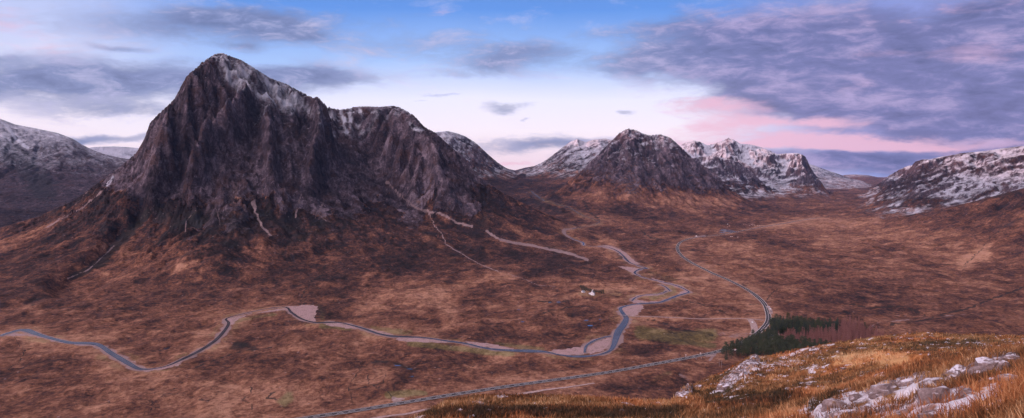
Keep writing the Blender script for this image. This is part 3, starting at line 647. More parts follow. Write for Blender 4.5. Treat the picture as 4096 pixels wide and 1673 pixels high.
def terr_z(x, y):
    """height of the finished surface"""
    px = CX+F*x/y; u = (px-pxs[0])/3.3; u = min(max(u, 0), len(pxs)-1.001); i = int(u)
    j = int(np.searchsorted(ys, y))-1; j = min(max(j, 0), len(ys)-2); v = (y-ys[j])/(ys[j+1]-ys[j]); a = u-i
    return float((H[j, i]*(1-a)+H[j, i+1]*a)*(1-v)+(H[j+1, i]*(1-a)+H[j+1, i+1]*a)*v)

# land outside the frame: a wide sheet under everything and a high ridge added sunward to shade the valley
def far_sheet():
    n = 120; xs = np.linspace(-24000, 24000, n); yy = np.linspace(-14000, 26000, n); A, Bm = np.meshgrid(xs, yy)
    Z = -14+fbm(A, Bm, 3000, 3, 5)*8-6
    rr = np.hypot(A, Bm-2000)
    Z = Z+sstep(17000, 21000, rr)*(40+ridged(A, Bm, 2600, 4, 8)*90)
    Z = Z-np.clip(rr-8000, 0, None)**2/4.0e5*.9
    Z = np.where((np.abs(A) < 9500) & (Bm > 300) & (Bm < 15000), -34, Z)
    o = np.ones(A.shape); z = np.zeros(A.shape)
    cv = np.stack([sstep(150, 400, Z), z, .4*o, o], -1); we = np.stack([z, z, z, o], -1)
    grid_objs(A, Bm, Z, cv, we, np.zeros(A.shape), [([0], ('terrain', 'open moorland reaching out beyond the view', 'terrain'))], MT)
    # unseen sunward ridge, added and sized to cast the valley into shadow
    yy = np.linspace(-9000, 10000, 190); xs = np.linspace(-9200, -5600, 60); A, Bm = np.meshgrid(xs, yy)
    cr = 1525+fbm(Bm*1., Bm*.3, 1500, 4, 17)*90
    t = np.clip(1-np.abs(A+7200)/1700, 0, 1)
    Z = cr*t**1.15-20+(ridged(A, Bm, 600, 5, 19)-.5)*160*np.sin(np.pi*np.clip(t, 0, 1))
    o = np.ones(A.shape); z = np.zeros(A.shape)
    cv = np.stack([sstep(300, 700, Z)*.8, sstep(200, 500, Z)*.8, .4*o, o], -1); we = np.stack([z, z, z, o], -1)
    grid_objs(A, Bm, Z, cv, we, np.zeros(A.shape), [([0], ('mountain', 'unseen high ridge added outside the left edge to shade the valley', 'mountain'))], MT)
far_sheet()

# ------------------------------------------------------------------ water, gravel, roads
def water_mat():
    m, nt, b = new_mat('river_water'); P = nt.n('ShaderNodeTexCoord').outputs['Object']
    n = nt.noise(P, .9, 4, .7); n2 = nt.noise(P, .08, 3, .6)
    bp = nt.n('ShaderNodeBump', {'Height': nt.m('ADD', n, nt.m('MULTIPLY', nt.noise(P, .25, 3), 2.)), 'Strength': .25, 'Distance': .12})
    setin(nt, b, Base_Color=nt.mix(nt.ss(n2, .35, .65), (.035, .030, .032), (.085, .075, .080)), Roughness=.26, Specular_IOR_Level=.32, IOR=1.33, Normal=bp.outputs[0]); return m
MW = water_mat()
def gravel_mat():
    m, nt, b = new_mat('river_gravel'); P = nt.n('ShaderNodeTexCoord').outputs['Object']
    n = nt.noise(P, .5, 5, .75); n2 = nt.noise(P, .05, 4, .6)
    c = nt.mix(nt.ss(n, .3, .7), (.20, .125, .115), (.44, .30, .285)); c = nt.mix(nt.ss(nt.noise(P, .11, 5, .7), .52, .66), c, (.17, .12, .085))
    setin(nt, b, Base_Color=c, Roughness=.95, Normal=nt.n('ShaderNodeBump', {'Height': n, 'Strength': .6, 'Distance': .6}).outputs[0]); return m
MG = gravel_mat()
M_TAR = simple('asphalt', (.058, .054, .056), .95, .18, .4, 0, .08)
M_LINE = simple('road_paint', (.72, .70, .68), .7, .12, 2)
M_TRK = simple('gravel_track', (.34, .25, .225), .95, .3, .35)
def ribbon(name, pts, hw, lift, mat, parent=None, zfun=None, cross=2, dash=None, off=0.):
    """flat strip along world points; hw = half width (number or list)"""
    P = np.array([p[:2] for p in pts], float); seg = np.hypot(*np.diff(P, axis=0).T); s = np.concatenate([[0], np.cumsum(seg)])
    step = 6.; S = np.arange(0, s[-1], step)
    if dash: S = np.arange(0, s[-1], dash[0])
    x = np.interp(S, s, P[:, 0]); y = np.interp(S, s, P[:, 1]); W = np.interp(S, s, hw) if not np.isscalar(hw) else np.full(len(S), hw)
    tx = np.gradient(x); ty = np.gradient(y); L = np.hypot(tx, ty); tx /= L; ty /= L
    x = x-ty*off; y = y+tx*off
    V = []; Q = []
    def zz(a, b): return (zfun or terr_z)(a, b)+lift
    if dash:
        for i in range(0, len(S)):
            h = dash[1]/2
            for a, bb in ((-h, -W[i]), (-h, W[i]), (h, W[i]), (h, -W[i])):
                vx = x[i]+tx[i]*a-ty[i]*bb; vy = y[i]+ty[i]*a+tx[i]*bb; V.append((vx, vy, zz(vx, vy)))
            Q.append((4*i+3, 4*i+2, 4*i+1, 4*i))
        return mesh_np(name, np.array(V), np.array(Q), mat=mat, parent=parent)
    n = cross*2+1
    for i in range(len(S)):
        for j in range(n):
            bb = (j/(n-1)*2-1)*W[i]; vx = x[i]-ty[i]*bb; vy = y[i]+tx[i]*bb; V.append((vx, vy, zz(vx, vy)))
    for i in range(len(S)-1):
        for j in range(n-1):
            a = i*n+j; Q.append((a, a+n, a+n+1, a+1))
    return mesh_np(name, np.array(V), np.array(Q), mat=mat, parent=parent)
zb1 = lambda a, b: float(base_h(np.array([a]), np.array([b]))[0])
for k, lb in (('a', 'winding peaty river crossing the moor below the dark mountain'), ('b', 'pale upper reach of the river above the cottage'), ('c', 'thin stream coming out of the narrow pass'),
              ('d', 'short side channel inside the upper river bend'), ('e', 'narrow back channel round the gravel bar'), ('f', 'channel cutting behind the gravel island')):
    L = W_COURSE[k]; ws = []
    for i, p in enumerate(L):      # width seen in the photo -> width across the current
        q0, q1 = L[max(i-1, 0)], L[min(i+1, len(L)-1)]; dx, dy = q1[0]-q0[0], q1[1]-q0[1]; n_ = math.hypot(dx, dy)+1e-6
        vs = CZ*F/p[1]**2; hs = F/p[1]          # px per metre along and across the sight line
        nx_, ny_ = -dy/n_, dx/n_; px_m = math.hypot(nx_*hs, ny_*vs)
        ws.append(min(max(p[2]/px_m*.5*1.15, 1.6), 22))
    ws = list(np.convolve(np.pad(ws, 2, mode='edge'), [.15, .2, .3, .2, .15], 'valid'))
    o = ribbon('river' if k in 'ab' else 'stream', L, ws, .34+('abcdef'.index(k))*.03, MW, zfun=zb1, cross=2); tag(o, lb, 'river' if k in 'ab' else 'stream', kind='structure')
for gi, poly in enumerate(GRAVEL):
    W = [hit(*p) for p in smooth_line(poly+[poly[0]], 9)[:-1]]
    W = [(x+mnoise.noise((x*.13, y*.13, gi))*5+mnoise.noise((x*.4, y*.4, gi))*2, y+mnoise.noise((x*.13, y*.13, gi+9))*7+mnoise.noise((x*.4, y*.4, gi+5))*3) for x, y in W]
    xs = [p[0] for p in W]; yy = [p[1] for p in W]; pts = [Vector(p) for p in W]; step = max((max(xs)-min(xs)), (max(yy)-min(yy)))/14
    n0 = len(pts); 
    for a in np.arange(min(xs), max(xs), step):
        for b in np.arange(min(yy), max(yy), step): pts.append(Vector((a+random.uniform(-1, 1)*step*.3, b+random.uniform(-1, 1)*step*.3)))
    vs, es, fs, *_ = delaunay_2d_cdt(pts, [], [list(range(n0))], 1, 1e-4)
    if not fs: continue
    me = bpy.data.meshes.new('gravel_bar'); me.from_pydata([(v.x, v.y, zb1(v.x, v.y)+.10+.008*gi) for v in vs], [], fs); me.materials.append(MG)
    bm = bmesh.new(); bm.from_mesh(me); bmesh.ops.recalc_face_normals(bm, faces=bm.faces[:])
    if sum(f.normal.z for f in bm.faces) < 0: bmesh.ops.reverse_faces(bm, faces=bm.faces[:])
    bm.to_mesh(me); bm.free()
    o = bpy.data.objects.new('gravel_bar', me); col.objects.link(o); tag(o, 'bank of pinkish river gravel beside the water', 'gravel', kind='structure')
rw_ = [float(np.interp(p[1], [800, 1000, 1400, 3000, 5000], [5.6, 5.0, 4.2, 4.6, 6.])) for p in W_ROAD]
road = tag(ribbon('road', W_ROAD, rw_, .55, M_TAR, cross=1), 'two lane asphalt road sweeping across the moor and up the valley', 'road', kind='structure')
ribbon('edge_line', W_ROAD, .26, .57, M_LINE, road, off=4.0, cross=1); ribbon('edge_line', W_ROAD, .26, .57, M_LINE, road, off=-4.0, cross=1)
o = ribbon('centre_line', W_ROAD, .28, .58, M_LINE, road, dash=(12, 7)); 
o.parent = road
tag(ribbon('track', W_TRACK, 2.6, .5, M_TRK, cross=1), 'pale gravel track from the road to the footbridge', 'track', kind='structure')
tag(ribbon('track', W_SPUR, [4, 6, 5, 5, 4], .55, M_TRK, cross=1) if False else ribbon('track', W_SPUR, 5., .47, M_TRK, cross=1), 'short gravel parking spur beside the bend of the road', 'parking', kind='structure')
tag(ribbon('track', W_OLD, 2.4, .5, M_TRK, cross=1), 'old gravel track running along below the road', 'track', kind='structure')

# ------------------------------------------------------------------ ponds
def blob(name, px, py, wpx, mat, label, cat, lift, seed, sq=1.):
    cx_, cy_ = hit(px, py); r = wpx/F*cy_/2; pts = []
    for k in range(36):
        a = k/36*2*math.pi; q = r*(1+.45*mnoise.noise((math.cos(a)*1.7+seed, math.sin(a)*1.7, seed))+.22*mnoise.noise((math.cos(a)*5, math.sin(a)*5+seed, seed)))
        pts.append((cx_+math.cos(a)*q, cy_+math.sin(a)*q*sq))
    V = np.array([(cx_, cy_)]+pts); z = max(terr_z(a, b) for a, b in V[::3]); z = z if name == 'pond' else None
    V = np.array([(a, b, (z if z is not None else terr_z(a, b))+lift) for a, b in V])
    T = np.array([(0, k+1, (k+1) % 36+1) for k in range(36)])
    return tag(mesh_np(name, V, T, mat=mat), label, cat, kind='structure')
MWP = simple('still_water', (.03, .03, .036), .08, .1, 1., 0, .9)
for i, (a, b, w, q, lb) in enumerate([(2912, 925, 58, 2.6, 'bright roadside pool beside the far stretch of the road'), (2890, 931, 26, 1.8, 'small dark pool left of the bright roadside pool'), (668, 1392, 26, 1.3, 'dark bog pool on the moor inside the lower left river bend'),
    (640, 1398, 14, 1., 'small bog pool left of the larger one by the river bend'), (2345, 1277, 18, 1., 'bog pool on the moor left of the footbridge'), (2360, 1305, 22, 1., 'larger bog pool below the one left of the footbridge'), (2400, 1280, 12, 1., 'small bog pool close to the river bank by the footbridge'),
    (2235, 1208, 16, 1., 'narrow bog pool left of the white cottage'), (2200, 1212, 12, 1., 'smallest bog pool left of the white cottage'), (2075, 1237, 12, 1., 'bog pool in the middle of the moor'), (2090, 1286, 14, 1., 'bog pool above the straight stretch of river'),
    (1590, 1458, 26, .7, 'black peat pool above the straight stretch of road'), (1640, 1475, 24, .6, 'second black peat pool above the straight stretch of road'), (1650, 1500, 14, .8, 'small black peat pool nearest the straight road')]):
    blob('pond', a, b, w, MWP, lb, 'pond', .12, i*3.7, q)
blob('lay_by', 1592, 1600, 44, M_TRK, 'pale gravel patch beside the straight road', 'parking', .35, 5.5, .9)
blob('lay_by', 2838, 1424, 40, M_TRK, 'gravel lay-by where the road enters the pines', 'parking', .35, 8.5, .7)
_x, _y = hit(3078, 1240)
ribbon_pts = [hit(3070, 1226), hit(3079, 1236), hit(3083, 1246), hit(3083, 1258)]
tag(ribbon('lay_by', ribbon_pts, 3., .60, M_TRK, cross=1), 'narrow gravel lay-by with parked cars outside the road bend', 'parking', kind='structure')

# ------------------------------------------------------------------ the near hillside
FK = [ # column: distance, row
 (700, [(20,3600),(40,2800),(46,2600),(50,2500),(52,2450),(53,2420),(55,2400)]),
 (1300, [(20,2700),(40,2100),(46,2000),(50,1950),(52,1920),(53,1900),(55,1880)]),
 (1550, [(20,2500),(40,1860),(44,1800),(48,1765),(50,1745),(52,1732),(55,1720)]),
 (1700, [(20,2300),(40,1740),(44,1703),(48,1680),(50,1668),(52,1659),(55,1652)]),
 (1800, [(20,2200),(40,1690),(46,1650),(50,1625),(54,1610),(57,1604),(60,1600)]),
 (2000, [(20,2100),(40,1673),(47,1635),(53,1605),(58,1590),(62,1583),(65,1580)]),
 (2350, [(20,2050),(40,1673),(48,1640),(56,1610),(62,1597),(66,1592),(70,1590)]),
 (2600, [(20,2000),(40,1673),(48,1645),(56,1622),(62,1613),(66,1609),(70,1606)]),
 (2690, [(19,2000),(38,1673),(46,1648),(54,1626),(61,1614),(66,1608),(72,1603)]),
 (2730, [(19,2000),(38,1673),(46,1648),(55,1625),(66,1605),(78,1590),(98,1567)]),
 (2800, [(18,2000),(36,1673),(44,1645),(54,1620),(68,1590),(85,1560),(110,1528)]),
 (2900, [(17,2000),(34,1673),(42,1640),(52,1610),(70,1575),(90,1535),(120,1486)]),
 (3000, [(15,2000),(32,1673),(38,1645),(46,1610),(65,1560),(90,1500),(130,1428)]),
 (3100, [(14,1950),(28,1673),(34,1650),(42,1615),(65,1545),(90,1480),(135,1418)]),
 (3300, [(12,1950),(24,1673),(30,1645),(36,1618),(60,1545),(95,1465),(140,1378)]),
 (3500, [(9,1950),(18,1673),(25,1605),(32,1560),(60,1485),(100,1410),(145,1347)]),
 (3700, [(7,1950),(13,1673),(21,1575),(30,1515),(65,1440),(105,1390),(150,1328)]),
 (3900, [(6,1950),(10,1673),(17,1540),(25,1465),(60,1415),(100,1385),(155,1340)]),
 (4096, [(5,2000),(8,1673),(14,1520),(22,1430),(60,1400),(100,1380),(155,1343)]),
 (4700, [(4,1900),(7,1640),(12,1480),(18,1380),(50,1365),(90,1350),(150,1335)])]
fpx = np.arange(640, 4660, 4.2); fys = logrow(4.0, 640, .0062)
kp = [k[0] for k in FK]
KY = np.stack([np.interp(fpx, kp, [k[1][j][0] for k in FK]) for j in range(7)], 0)
KZ = np.stack([np.interp(fpx, kp, [CZ-(k[1][j][1]-HZ)/F*k[1][j][0] for k in FK]) for j in range(7)], 0)
FPX, FY = np.meshgrid(fpx, fys); FX = (FPX-CX)/F*FY; FZ = np.empty(FX.shape)
for c in range(len(fpx)):
    ky, kz = KY[:, c], KZ[:, c]
    z = np.interp(fys, ky, kz)
    z = np.where(fys < ky[0], kz[0]+(ky[0]-fys)*.35, z)
    z = np.where(fys > ky[-1], kz[-1]-(fys-ky[-1])*.52-np.clip(fys-ky[-1], 0, 40)**2*.004, z)
    FZ[:, c] = z
_s = np.exp(-np.linspace(-2, 2, 17)**2); _s /= _s.sum()
FZ = np.apply_along_axis(lambda v: np.convolve(np.pad(v, 8, mode='edge'), _s, 'valid'), 1, FZ)
FN1 = fbm(FX, FY, 14, 4, 201); FN2 = fbm(FX, FY, 2.6, 4, 203, .6); FN3 = fbm(FX, FY, .7, 3, 205)
FZ += FN1*np.clip(FY/60, .15, 1)*.9+FN2*.28*np.clip(FY/30, .3, 1)+FN3*.07+np.maximum(0, fbm(FX, FY, 5.5, 3, 207))*.8*np.clip(FY/70, .2, 1)
FPY = row_of(FZ, FY)
for _ in range(3):
    tp = np.where((FY < KY[6][None, :]*1.25), row_of(FZ, FY), 1e5).min(0); tg = HZ-(KZ[6]-CZ)*F/KY[6]
    e_ = np.convolve(np.pad(tp-tg, 4, mode='edge'), np.ones(9)/9, 'valid')
    FZ += (e_/F*KY[6])[None, :]*np.clip(FY/KY[6][None, :], 0, 1.2)**2*.9
FPY = row_of(FZ, FY)
def fbrush(pts, w, jit=14, js=3.):
    xs = FPX+fbm(FX, FY, js, 3, 211)*jit; yy = FPY+fbm(FX, FY, js, 3, 213)*jit*.7
    d, _ = seg_dist(xs, yy, pts if len(pts) > 1 else pts*2); return sstep(w*1.5, w*.6, d)
FSN = .25+.22*fbm(FX, FY, 7, 4, 221)+.50*sstep(.05, .5, fbm(FX, FY, 1.3, 4, 223, .7))
for pts, w, a_ in [([(3260,1660),(3400,1600),(3500,1640),(3650,1640)], 40, .30), ([(3230,1560),(3240,1500),(3260,1470)], 12, .22), ([(3600,1570),(3700,1560),(3800,1540)], 30, .22), ([(3200,1650),(3250,1600)], 16, .28), ([(2880,1545),(2990,1470),(3060,1430)], 24, .16),
     ([(2900,1560),(3100,1460),(3300,1380)], 24, .14), ([(3700,1650),(3850,1640),(3980,1600)], 36, .22), ([(3880,1600),(3980,1560),(4060,1540)], 26, .16), ([(1700,1600),(1850,1605),(2000,1600)], 14, .12), ([(1990,1585),(2030,1585)], 6, .4),
     ([(3450,1500),(3560,1510)], 14, .2), ([(3900,1390),(4096,1380)], 14, .16), ([(1640,1670),(1700,1672)], 9, .5), ([(3210,1390),(3260,1375)], 5, .4)]:
    FSN += fbrush(pts, w)*a_
FRK = np.zeros(FX.shape)
for pts, w, a_ in [([(2890,1555),(2960,1490),(3020,1440)], 20, .75), ([(2735,1575),(2760,1570)], 14, .9), ([(3290,1660),(3420,1600),(3560,1560),(3700,1530)], 30, .8), ([(3800,1500),(3960,1450),(4050,1440)], 28, .7), ([(3700,1600),(3860,1600)], 44, .7), ([(3400,1665),(3600,1650),(3800,1660)], 26, .6)]:
    FRK = np.maximum(FRK, fbrush(pts, w)*a_)
FTN = .47+.36*fbm(FX, FY, 9, 4, 231)+.55*fbm(FX, FY, 2.1, 4, 233, .6)
for pts, w, a_ in [([(3350,1440),(3500,1430),(3620,1440)], 22, .5), ([(3150,1640),(3300,1560)], 30, .2), ([(2850,1590),(3000,1600),(3130,1590)], 30, -.28), ([(1700,1660),(2000,1650),(2400,1665),(2700,1660)], 20, -.35), ([(1800,1610),(2100,1590),(2300,1600),(2650,1615)], 14, .05),
     ([(3600,1390),(3900,1370)], 16, -.25), ([(3100,1590),(3250,1610)], 30, -.25), ([(3330,1580),(3250,1640)], 18, -.4)]:
    FTN += fbrush(pts, w)*a_
FRD = sstep(-.25, .5, fbm(FX, FY, 11, 3, 241)+.25*fbm(FX, FY, 1.3, 3, 243))
FZ += np.clip(FRK, 0, 1)*(ridged(FX, FY, 3.2, 4, 251)-.35)*np.clip(FY/60, .35, 1.4)*1.1
FPY = row_of(FZ, FY)
def near_mat():
    m, nt, b = new_mat('near_hillside'); P = nt.n('ShaderNodeTexCoord').outputs['Object']
    A = nt.n('ShaderNodeSeparateColor', {0: nt.n('ShaderNodeAttribute', attribute_name='cover').outputs['Color']})
    B = nt.n('ShaderNodeSeparateColor', {0: nt.n('ShaderNodeAttribute', attribute_name='wear').outputs['Color']})
    n1 = nt.noise(P, 2.2, 5, .7); n2 = nt.noise(P, 9, 4, .7); n3 = nt.noise(P, .5, 4, .6)
    t = nt.m('ADD', A.outputs[2], nt.m('MULTIPLY', nt.m('SUBTRACT', n1, .5), .9)); t = nt.m('ADD', t, nt.m('MULTIPLY', nt.m('SUBTRACT', n2, .5), .6))
    c1 = nt.ramp(t, [(.05, (.035, .020, .012)), (.35, (.15, .058, .022)), (.6, (.42, .145, .040)), (.95, (.65, .37, .15))])
    c2 = nt.ramp(t, [(.05, (.035, .030, .014)), (.35, (.13, .075, .03)), (.6, (.30, .17, .065)), (.95, (.58, .40, .20))])
    c = nt.mix(B.outputs[0], c2, c1)
    rk = nt.mix(nt.ss(nt.noise(P, 3, 6, .75), .35, .65), (.10, .075, .07), (.34, .27, .27))
    c = nt.mix(nt.ss(nt.m('ADD', A.outputs[1], nt.m('MULTIPLY', nt.m('SUBTRACT', nt.noise(P, .9, 5, .7), .5), 1.2)), .4, .6), c, rk)
    sv = nt.m('ADD', A.outputs[0], nt.m('MULTIPLY', nt.m('SUBTRACT', nt.noise(P, 1.6, 6, .75), .5), 1.2))
    c = nt.mix(nt.m('MULTIPLY', nt.ss(sv, .42, .62), .9), c, (.68, .67, .71))
    h = nt.m('ADD', nt.m('MULTIPLY', n1, .25), nt.m('MULTIPLY', n2, .08))
    setin(nt, b, Base_Color=c, Roughness=.95, Specular_IOR_Level=.15, Normal=nt.n('ShaderNodeBump', {'Height': h, 'Strength': 1., 'Distance': 1.}).outputs[0]); return m
MN = near_mat(); o1 = np.ones(FX.shape)
grid_objs(FX, FY, FZ, np.stack([np.clip(FSN, 0, 1), FRK, np.clip(FTN, 0, 1), o1], -1), np.stack([FRD, o1*0, o1*0, o1], -1), np.zeros(FX.shape), [([0], ('hillside', 'near orange grass hillside flecked with snow at the bottom right', 'hillside'))], MN)
def fz(x, y):
    u = (CX+F*x/y-fpx[0])/4.2; v = np.log(y/fys[0])/.0062
    u = np.clip(u, 0, len(fpx)-1.001); v = np.clip(v, 0, len(fys)-1.001); i = u.astype(int); j = v.astype(int); a = u-i; b = v-j
    return (FZ[j, i]*(1-a)+FZ[j, i+1]*a)*(1-b)+(FZ[j+1, i]*(1-a)+FZ[j+1, i+1]*a)*b
def fsample(A, x, y):
    u = np.clip((CX+F*x/y-fpx[0])/4.2, 0, len(fpx)-1).astype(int); v = np.clip(np.log(y/fys[0])/.0062, 0, len(fys)-1).astype(int); return A[v, u]
def near_pt(px, py):
    """place on the near hillside seen at this spot"""
    Yl = np.exp(np.linspace(math.log(5), math.log(170), 900)); x = (px-CX)/F*Yl; r = row_of(fz(x, Yl), Yl); ok = np.flatnonzero(r <= py)
    y = Yl[ok[0]] if len(ok) else 160.; return (px-CX)/F*y, y
ROCKS = [(3750,1620,125,88,.9,'broad snow topped slab in the middle of the near outcrop'), (3835,1508,76,52,.9,'rounded frosted boulder just above the broad slab'), (3968,1480,84,66,.8,'tall snow patched boulder near the top of the outcrop'),
 (3925,1508,76,38,.8,'low wedge of rock leaning against the tall boulder'), (4018,1492,50,56,.8,'upright grey rock right of the tall boulder'), (4046,1530,70,50,.9,'bare rock low at the right edge of the outcrop'),
 (3738,1540,94,34,.7,'flat snow striped rock between two boulders'), (3632,1550,66,38,.8,'grey rock at the left shoulder of the flat striped rock'), (3545,1582,126,46,.8,'long pinkish rock rib left of the orange grass tuft'),
 (3432,1606,66,34,.8,'small frosted rock left of the pinkish rib'), (3346,1640,88,48,.8,'sloping rock at the lower left end of the outcrop'), (3385,1676,100,40,.8,'dark frosted rock at the bottom edge left of the outcrop'),
 (3742,1678,96,44,.8,'snowy rock at the bottom edge below the broad slab'), (3845,1668,66,54,.8,'rock split by a dark crack right of the bottom snowy rock'), (4052,1446,50,24,.8,'topmost rock of the outcrop beside a grass tuft'),
 (3382,1481,26,11,.9,'single white boulder alone on the orange slope'), (2905,1556,56,22,.9,'snowy ledge rock at the left shoulder of the knoll'), (2745,1586,52,26,.9,'grey rock at the far left tip of the knoll'), (2790,1552,26,12,.9,'small rock on the edge of the knoll above its left tip'),
 (1652,1676,96,24,.7,'dark snow capped rock at the bottom edge beside the road'), (1838,1648,26,12,.9,'small white capped rock in the orange grass left of another'), (1955,1648,16,12,.9,'tiny white stone in the orange grass'),
 (3640,1655,60,26,.8,'half buried rock left of the bottom snowy rock'), (3960,1530,50,24,.8,'half buried stone below the low wedge of rock'), (3480,1640,56,24,.8,'snow covered stone between the rib and the bottom edge'),
 (3880,1578,50,24,.8,'snow dusted stone right of the broad slab'), (2960,1500,40,12,.9,'flat snow plastered rock on the knoll edge'), (3010,1462,36,10,.9,'upper flat rock on the knoll edge')]
RPOS = []
for (px, py, w, h, dq, lb) in ROCKS:
    w *= 1.5; h *= .95; x, y = near_pt(px, py-h*.2); RPOS.append((x, y, w/F*y/2, h/F*y))
def ROCKFREE(x, y):
    k = np.ones(x.shape, bool)
    for a, b, s, h in RPOS: k &= ((x-a)/(s*1.0))**2+((y-b-s*.2)/(s*1.6))**2 > 1
    return k
# grass blades standing on the near hillside
def grass():
    n = 66000
    u = rng.uniform(1450, 4500, n)
    c = np.clip(((u-fpx[0])/4.2).astype(int), 0, len(fpx)-1)
    t = rng.random(n)
    y = KY[1, c]*.75*(KY[6, c]*1.12/(KY[1, c]*.75))**t
    near = rng.random(n) < .30; y = np.where(near & (u > 3150), KY[0, c]+(KY[3, c]*1.25-KY[0, c])*rng.random(n)**.8, y)
    x = (u-CX)/F*y
    tn = fsample(FTN, x, y); rd = fsample(FRD, x, y); rk = fsample(FRK, x, y); sn = fsample(FSN, x, y)
    keep = (rng.random(n) > rk*.80) & (rng.random(n) > np.clip(sn*2.1-.5, 0, .9)) & ROCKFREE(x, y)
    x, y, tn, rd = x[keep], y[keep], tn[keep], rd[keep]; n = len(x)
    k = 7
    X_ = np.repeat(x, k); Y_ = np.repeat(y, k); spread = np.clip(Y_*.004, .05, .35)
    bx = X_+rng.normal(0, 1, n*k)*spread; by = Y_+rng.normal(0, 1, n*k)*spread; bz = fz(bx, by)-.03
    L = (np.repeat(rng.uniform(.35, 1.35, n)**1.3, k)*rng.uniform(.6, 1.2, n*k))*np.clip(.20+Y_*.0010, .2, .33)*np.where((Y_ < 22) & (X_*F/Y_+CX > 4070), 1.1, 1)
    w = np.maximum(.006, Y_*.00042)*rng.uniform(.7, 1.4, n*k)
    a = np.repeat(rng.uniform(0, 2*np.pi, n), k)*.35+rng.uniform(0, 2*np.pi, n*k)*.65; lean = rng.uniform(.15, .95, n*k)
    lx = np.cos(a)*lean*L+.12*L; ly = np.sin(a)*lean*L; b = rng.uniform(0, np.pi, n*k); wx_, wy_ = np.cos(b)*w, np.sin(b)*w
    hh = L*np.sqrt(np.clip(1-lean**2*.7, .1, 1))
    V = np.empty((n*k, 5, 3), np.float32)
    V[:, 0] = np.stack([bx-wx_, by-wy_, bz], -1); V[:, 1] = np.stack([bx+wx_, by+wy_, bz], -1)
    V[:, 2] = np.stack([bx-wx_*.8+lx*.4, by-wy_*.8+ly*.4, bz+hh*.62], -1); V[:, 3] = np.stack([bx+wx_*.8+lx*.4, by+wy_*.8+ly*.4, bz+hh*.62], -1)
    V[:, 4] = np.stack([bx+lx, by+ly, bz+hh], -1)
    base = np.arange(n*k)[:, None]*5
    T = np.concatenate([base+np.array([0, 1, 3]), base+np.array([0, 3, 2]), base+np.array([2, 3, 4])])
    q = np.clip(np.repeat(tn, k)+rng.normal(0, .14, n*k), 0, 1)[:, None]; r = np.repeat(rd, k)[:, None]
    def rmp(q, cs):
        return np.stack([np.interp(q[:, 0], [.1, .38, .62, .95], [c[i] for c in cs]) for i in range(3)], -1)
    ca = rmp(q, [(.045, .028, .016), (.15, .056, .024), (.36, .118, .036), (.60, .33, .15)]); cb = rmp(q, [(.055, .040, .020), (.18, .09, .038), (.34, .16, .062), (.66, .46, .25)])
    C = (ca*r+cb*(1-r))*.86; C = np.repeat(C[:, None, :], 5, 1); C = np.concatenate([C, np.ones((n*k, 5, 1))], -1).reshape(-1, 4)
    m, nt, bs = new_mat('dry_grass'); setin(nt, bs, Base_Color=nt.n('ShaderNodeAttribute', attribute_name='blade').outputs['Color'], Roughness=.8, Specular_IOR_Level=.2)
    o = mesh_np('grass', V.reshape(-1, 3), T, dict(blade=C), m, smooth=False); tag(o, 'long orange and straw coloured hill grass on the near slope', 'grass', kind='stuff')
grass()
# rocks
def rock_mat():
    m, nt, b = new_mat('frosted_rock'); P = nt.n('ShaderNodeTexCoord').outputs['Object']; g = nt.n('ShaderNodeNewGeometry'); nzz = nt.n('ShaderNodeSeparateXYZ', {0: g.outputs['Normal']}).outputs[2]
    W = g.outputs['Position']
    n = nt.noise(W, 3.2, 6, .75); n2 = nt.noise(W, 14, 4, .7)
    c = nt.ramp(nt.m('ADD', nt.m('MULTIPLY', n, .75), nt.m('MULTIPLY', n2, .3)), [(.32, (.045, .032, .031)), (.5, (.17, .125, .12)), (.68, (.33, .26, .25))])
    c = nt.mix(nt.ss(nt.noise(W, 1.3, 4, .6), .58, .7), c, (.22, .12, .05))
    v = nt.m('ADD', nt.m('MULTIPLY', nt.m('SUBTRACT', nt.noise(nt.scale(W, (1.2, 1.2, 3.)), 1.9, 5, .7), .5), 1.9), nzz)
    c = nt.mix(nt.ss(v, .80, 1.12), c, (.66, .65, .70))
    setin(nt, b, Base_Color=c, Roughness=.9, Specular_IOR_Level=.25, Normal=nt.n('ShaderNodeBump', {'Height': nt.m('ADD', n, nt.m('MULTIPLY', n2, .35)), 'Strength': .8, 'Distance': .12}).outputs[0]); return m
MR = rock_mat()
def make_rock(seed, sx, sy, sz):
    r = random.Random(seed); bm = bmesh.new(); bmesh.ops.create_icosphere(bm, subdivisions=5, radius=1)
    pl = []
    for _ in range(15):
        n_ = Vector((r.gauss(0, 1), r.gauss(0, 1), r.gauss(0, .8))).normalized(); pl.append((n_, r.uniform(.5, .85)))
    for v in bm.verts:
        p = v.co.copy()
        for n_, d in pl:
            e = p.dot(n_)-d
            if e > 0: p -= n_*e*.94
        q = p*2.2+Vector((seed*3.1, 0, 0))
        p += p.normalized()*(mnoise.fractal(q, 1., 2.1, 5)*.09-abs(mnoise.noise(q*.9+Vector((9, 0, 0))))*.10)
        v.co = Vector((p.x*sx, p.y*sy, p.z*sz))
    me = bpy.data.meshes.new('boulder'); bm.to_mesh(me); bm.free()
    me.polygons.foreach_set('use_smooth', [True]*len(me.polygons)); me.materials.append(MR); return me
for i, (px, py, w, h, dq, lb) in enumerate(ROCKS):
    x, y, s, hh = RPOS[i]
    me = make_rock(i+3, s*1.12, s*dq, hh*.78)
    o = bpy.data.objects.new('boulder', me); o.location = (x, y+s*dq*.4, float(fz(np.array([x]), np.array([y]))[0])-hh*.14); o.rotation_euler = (0, R(random.uniform(-14, 4)), R(random.uniform(-35, 35))); col.objects.link(o)
    tag(o, lb, 'boulder')

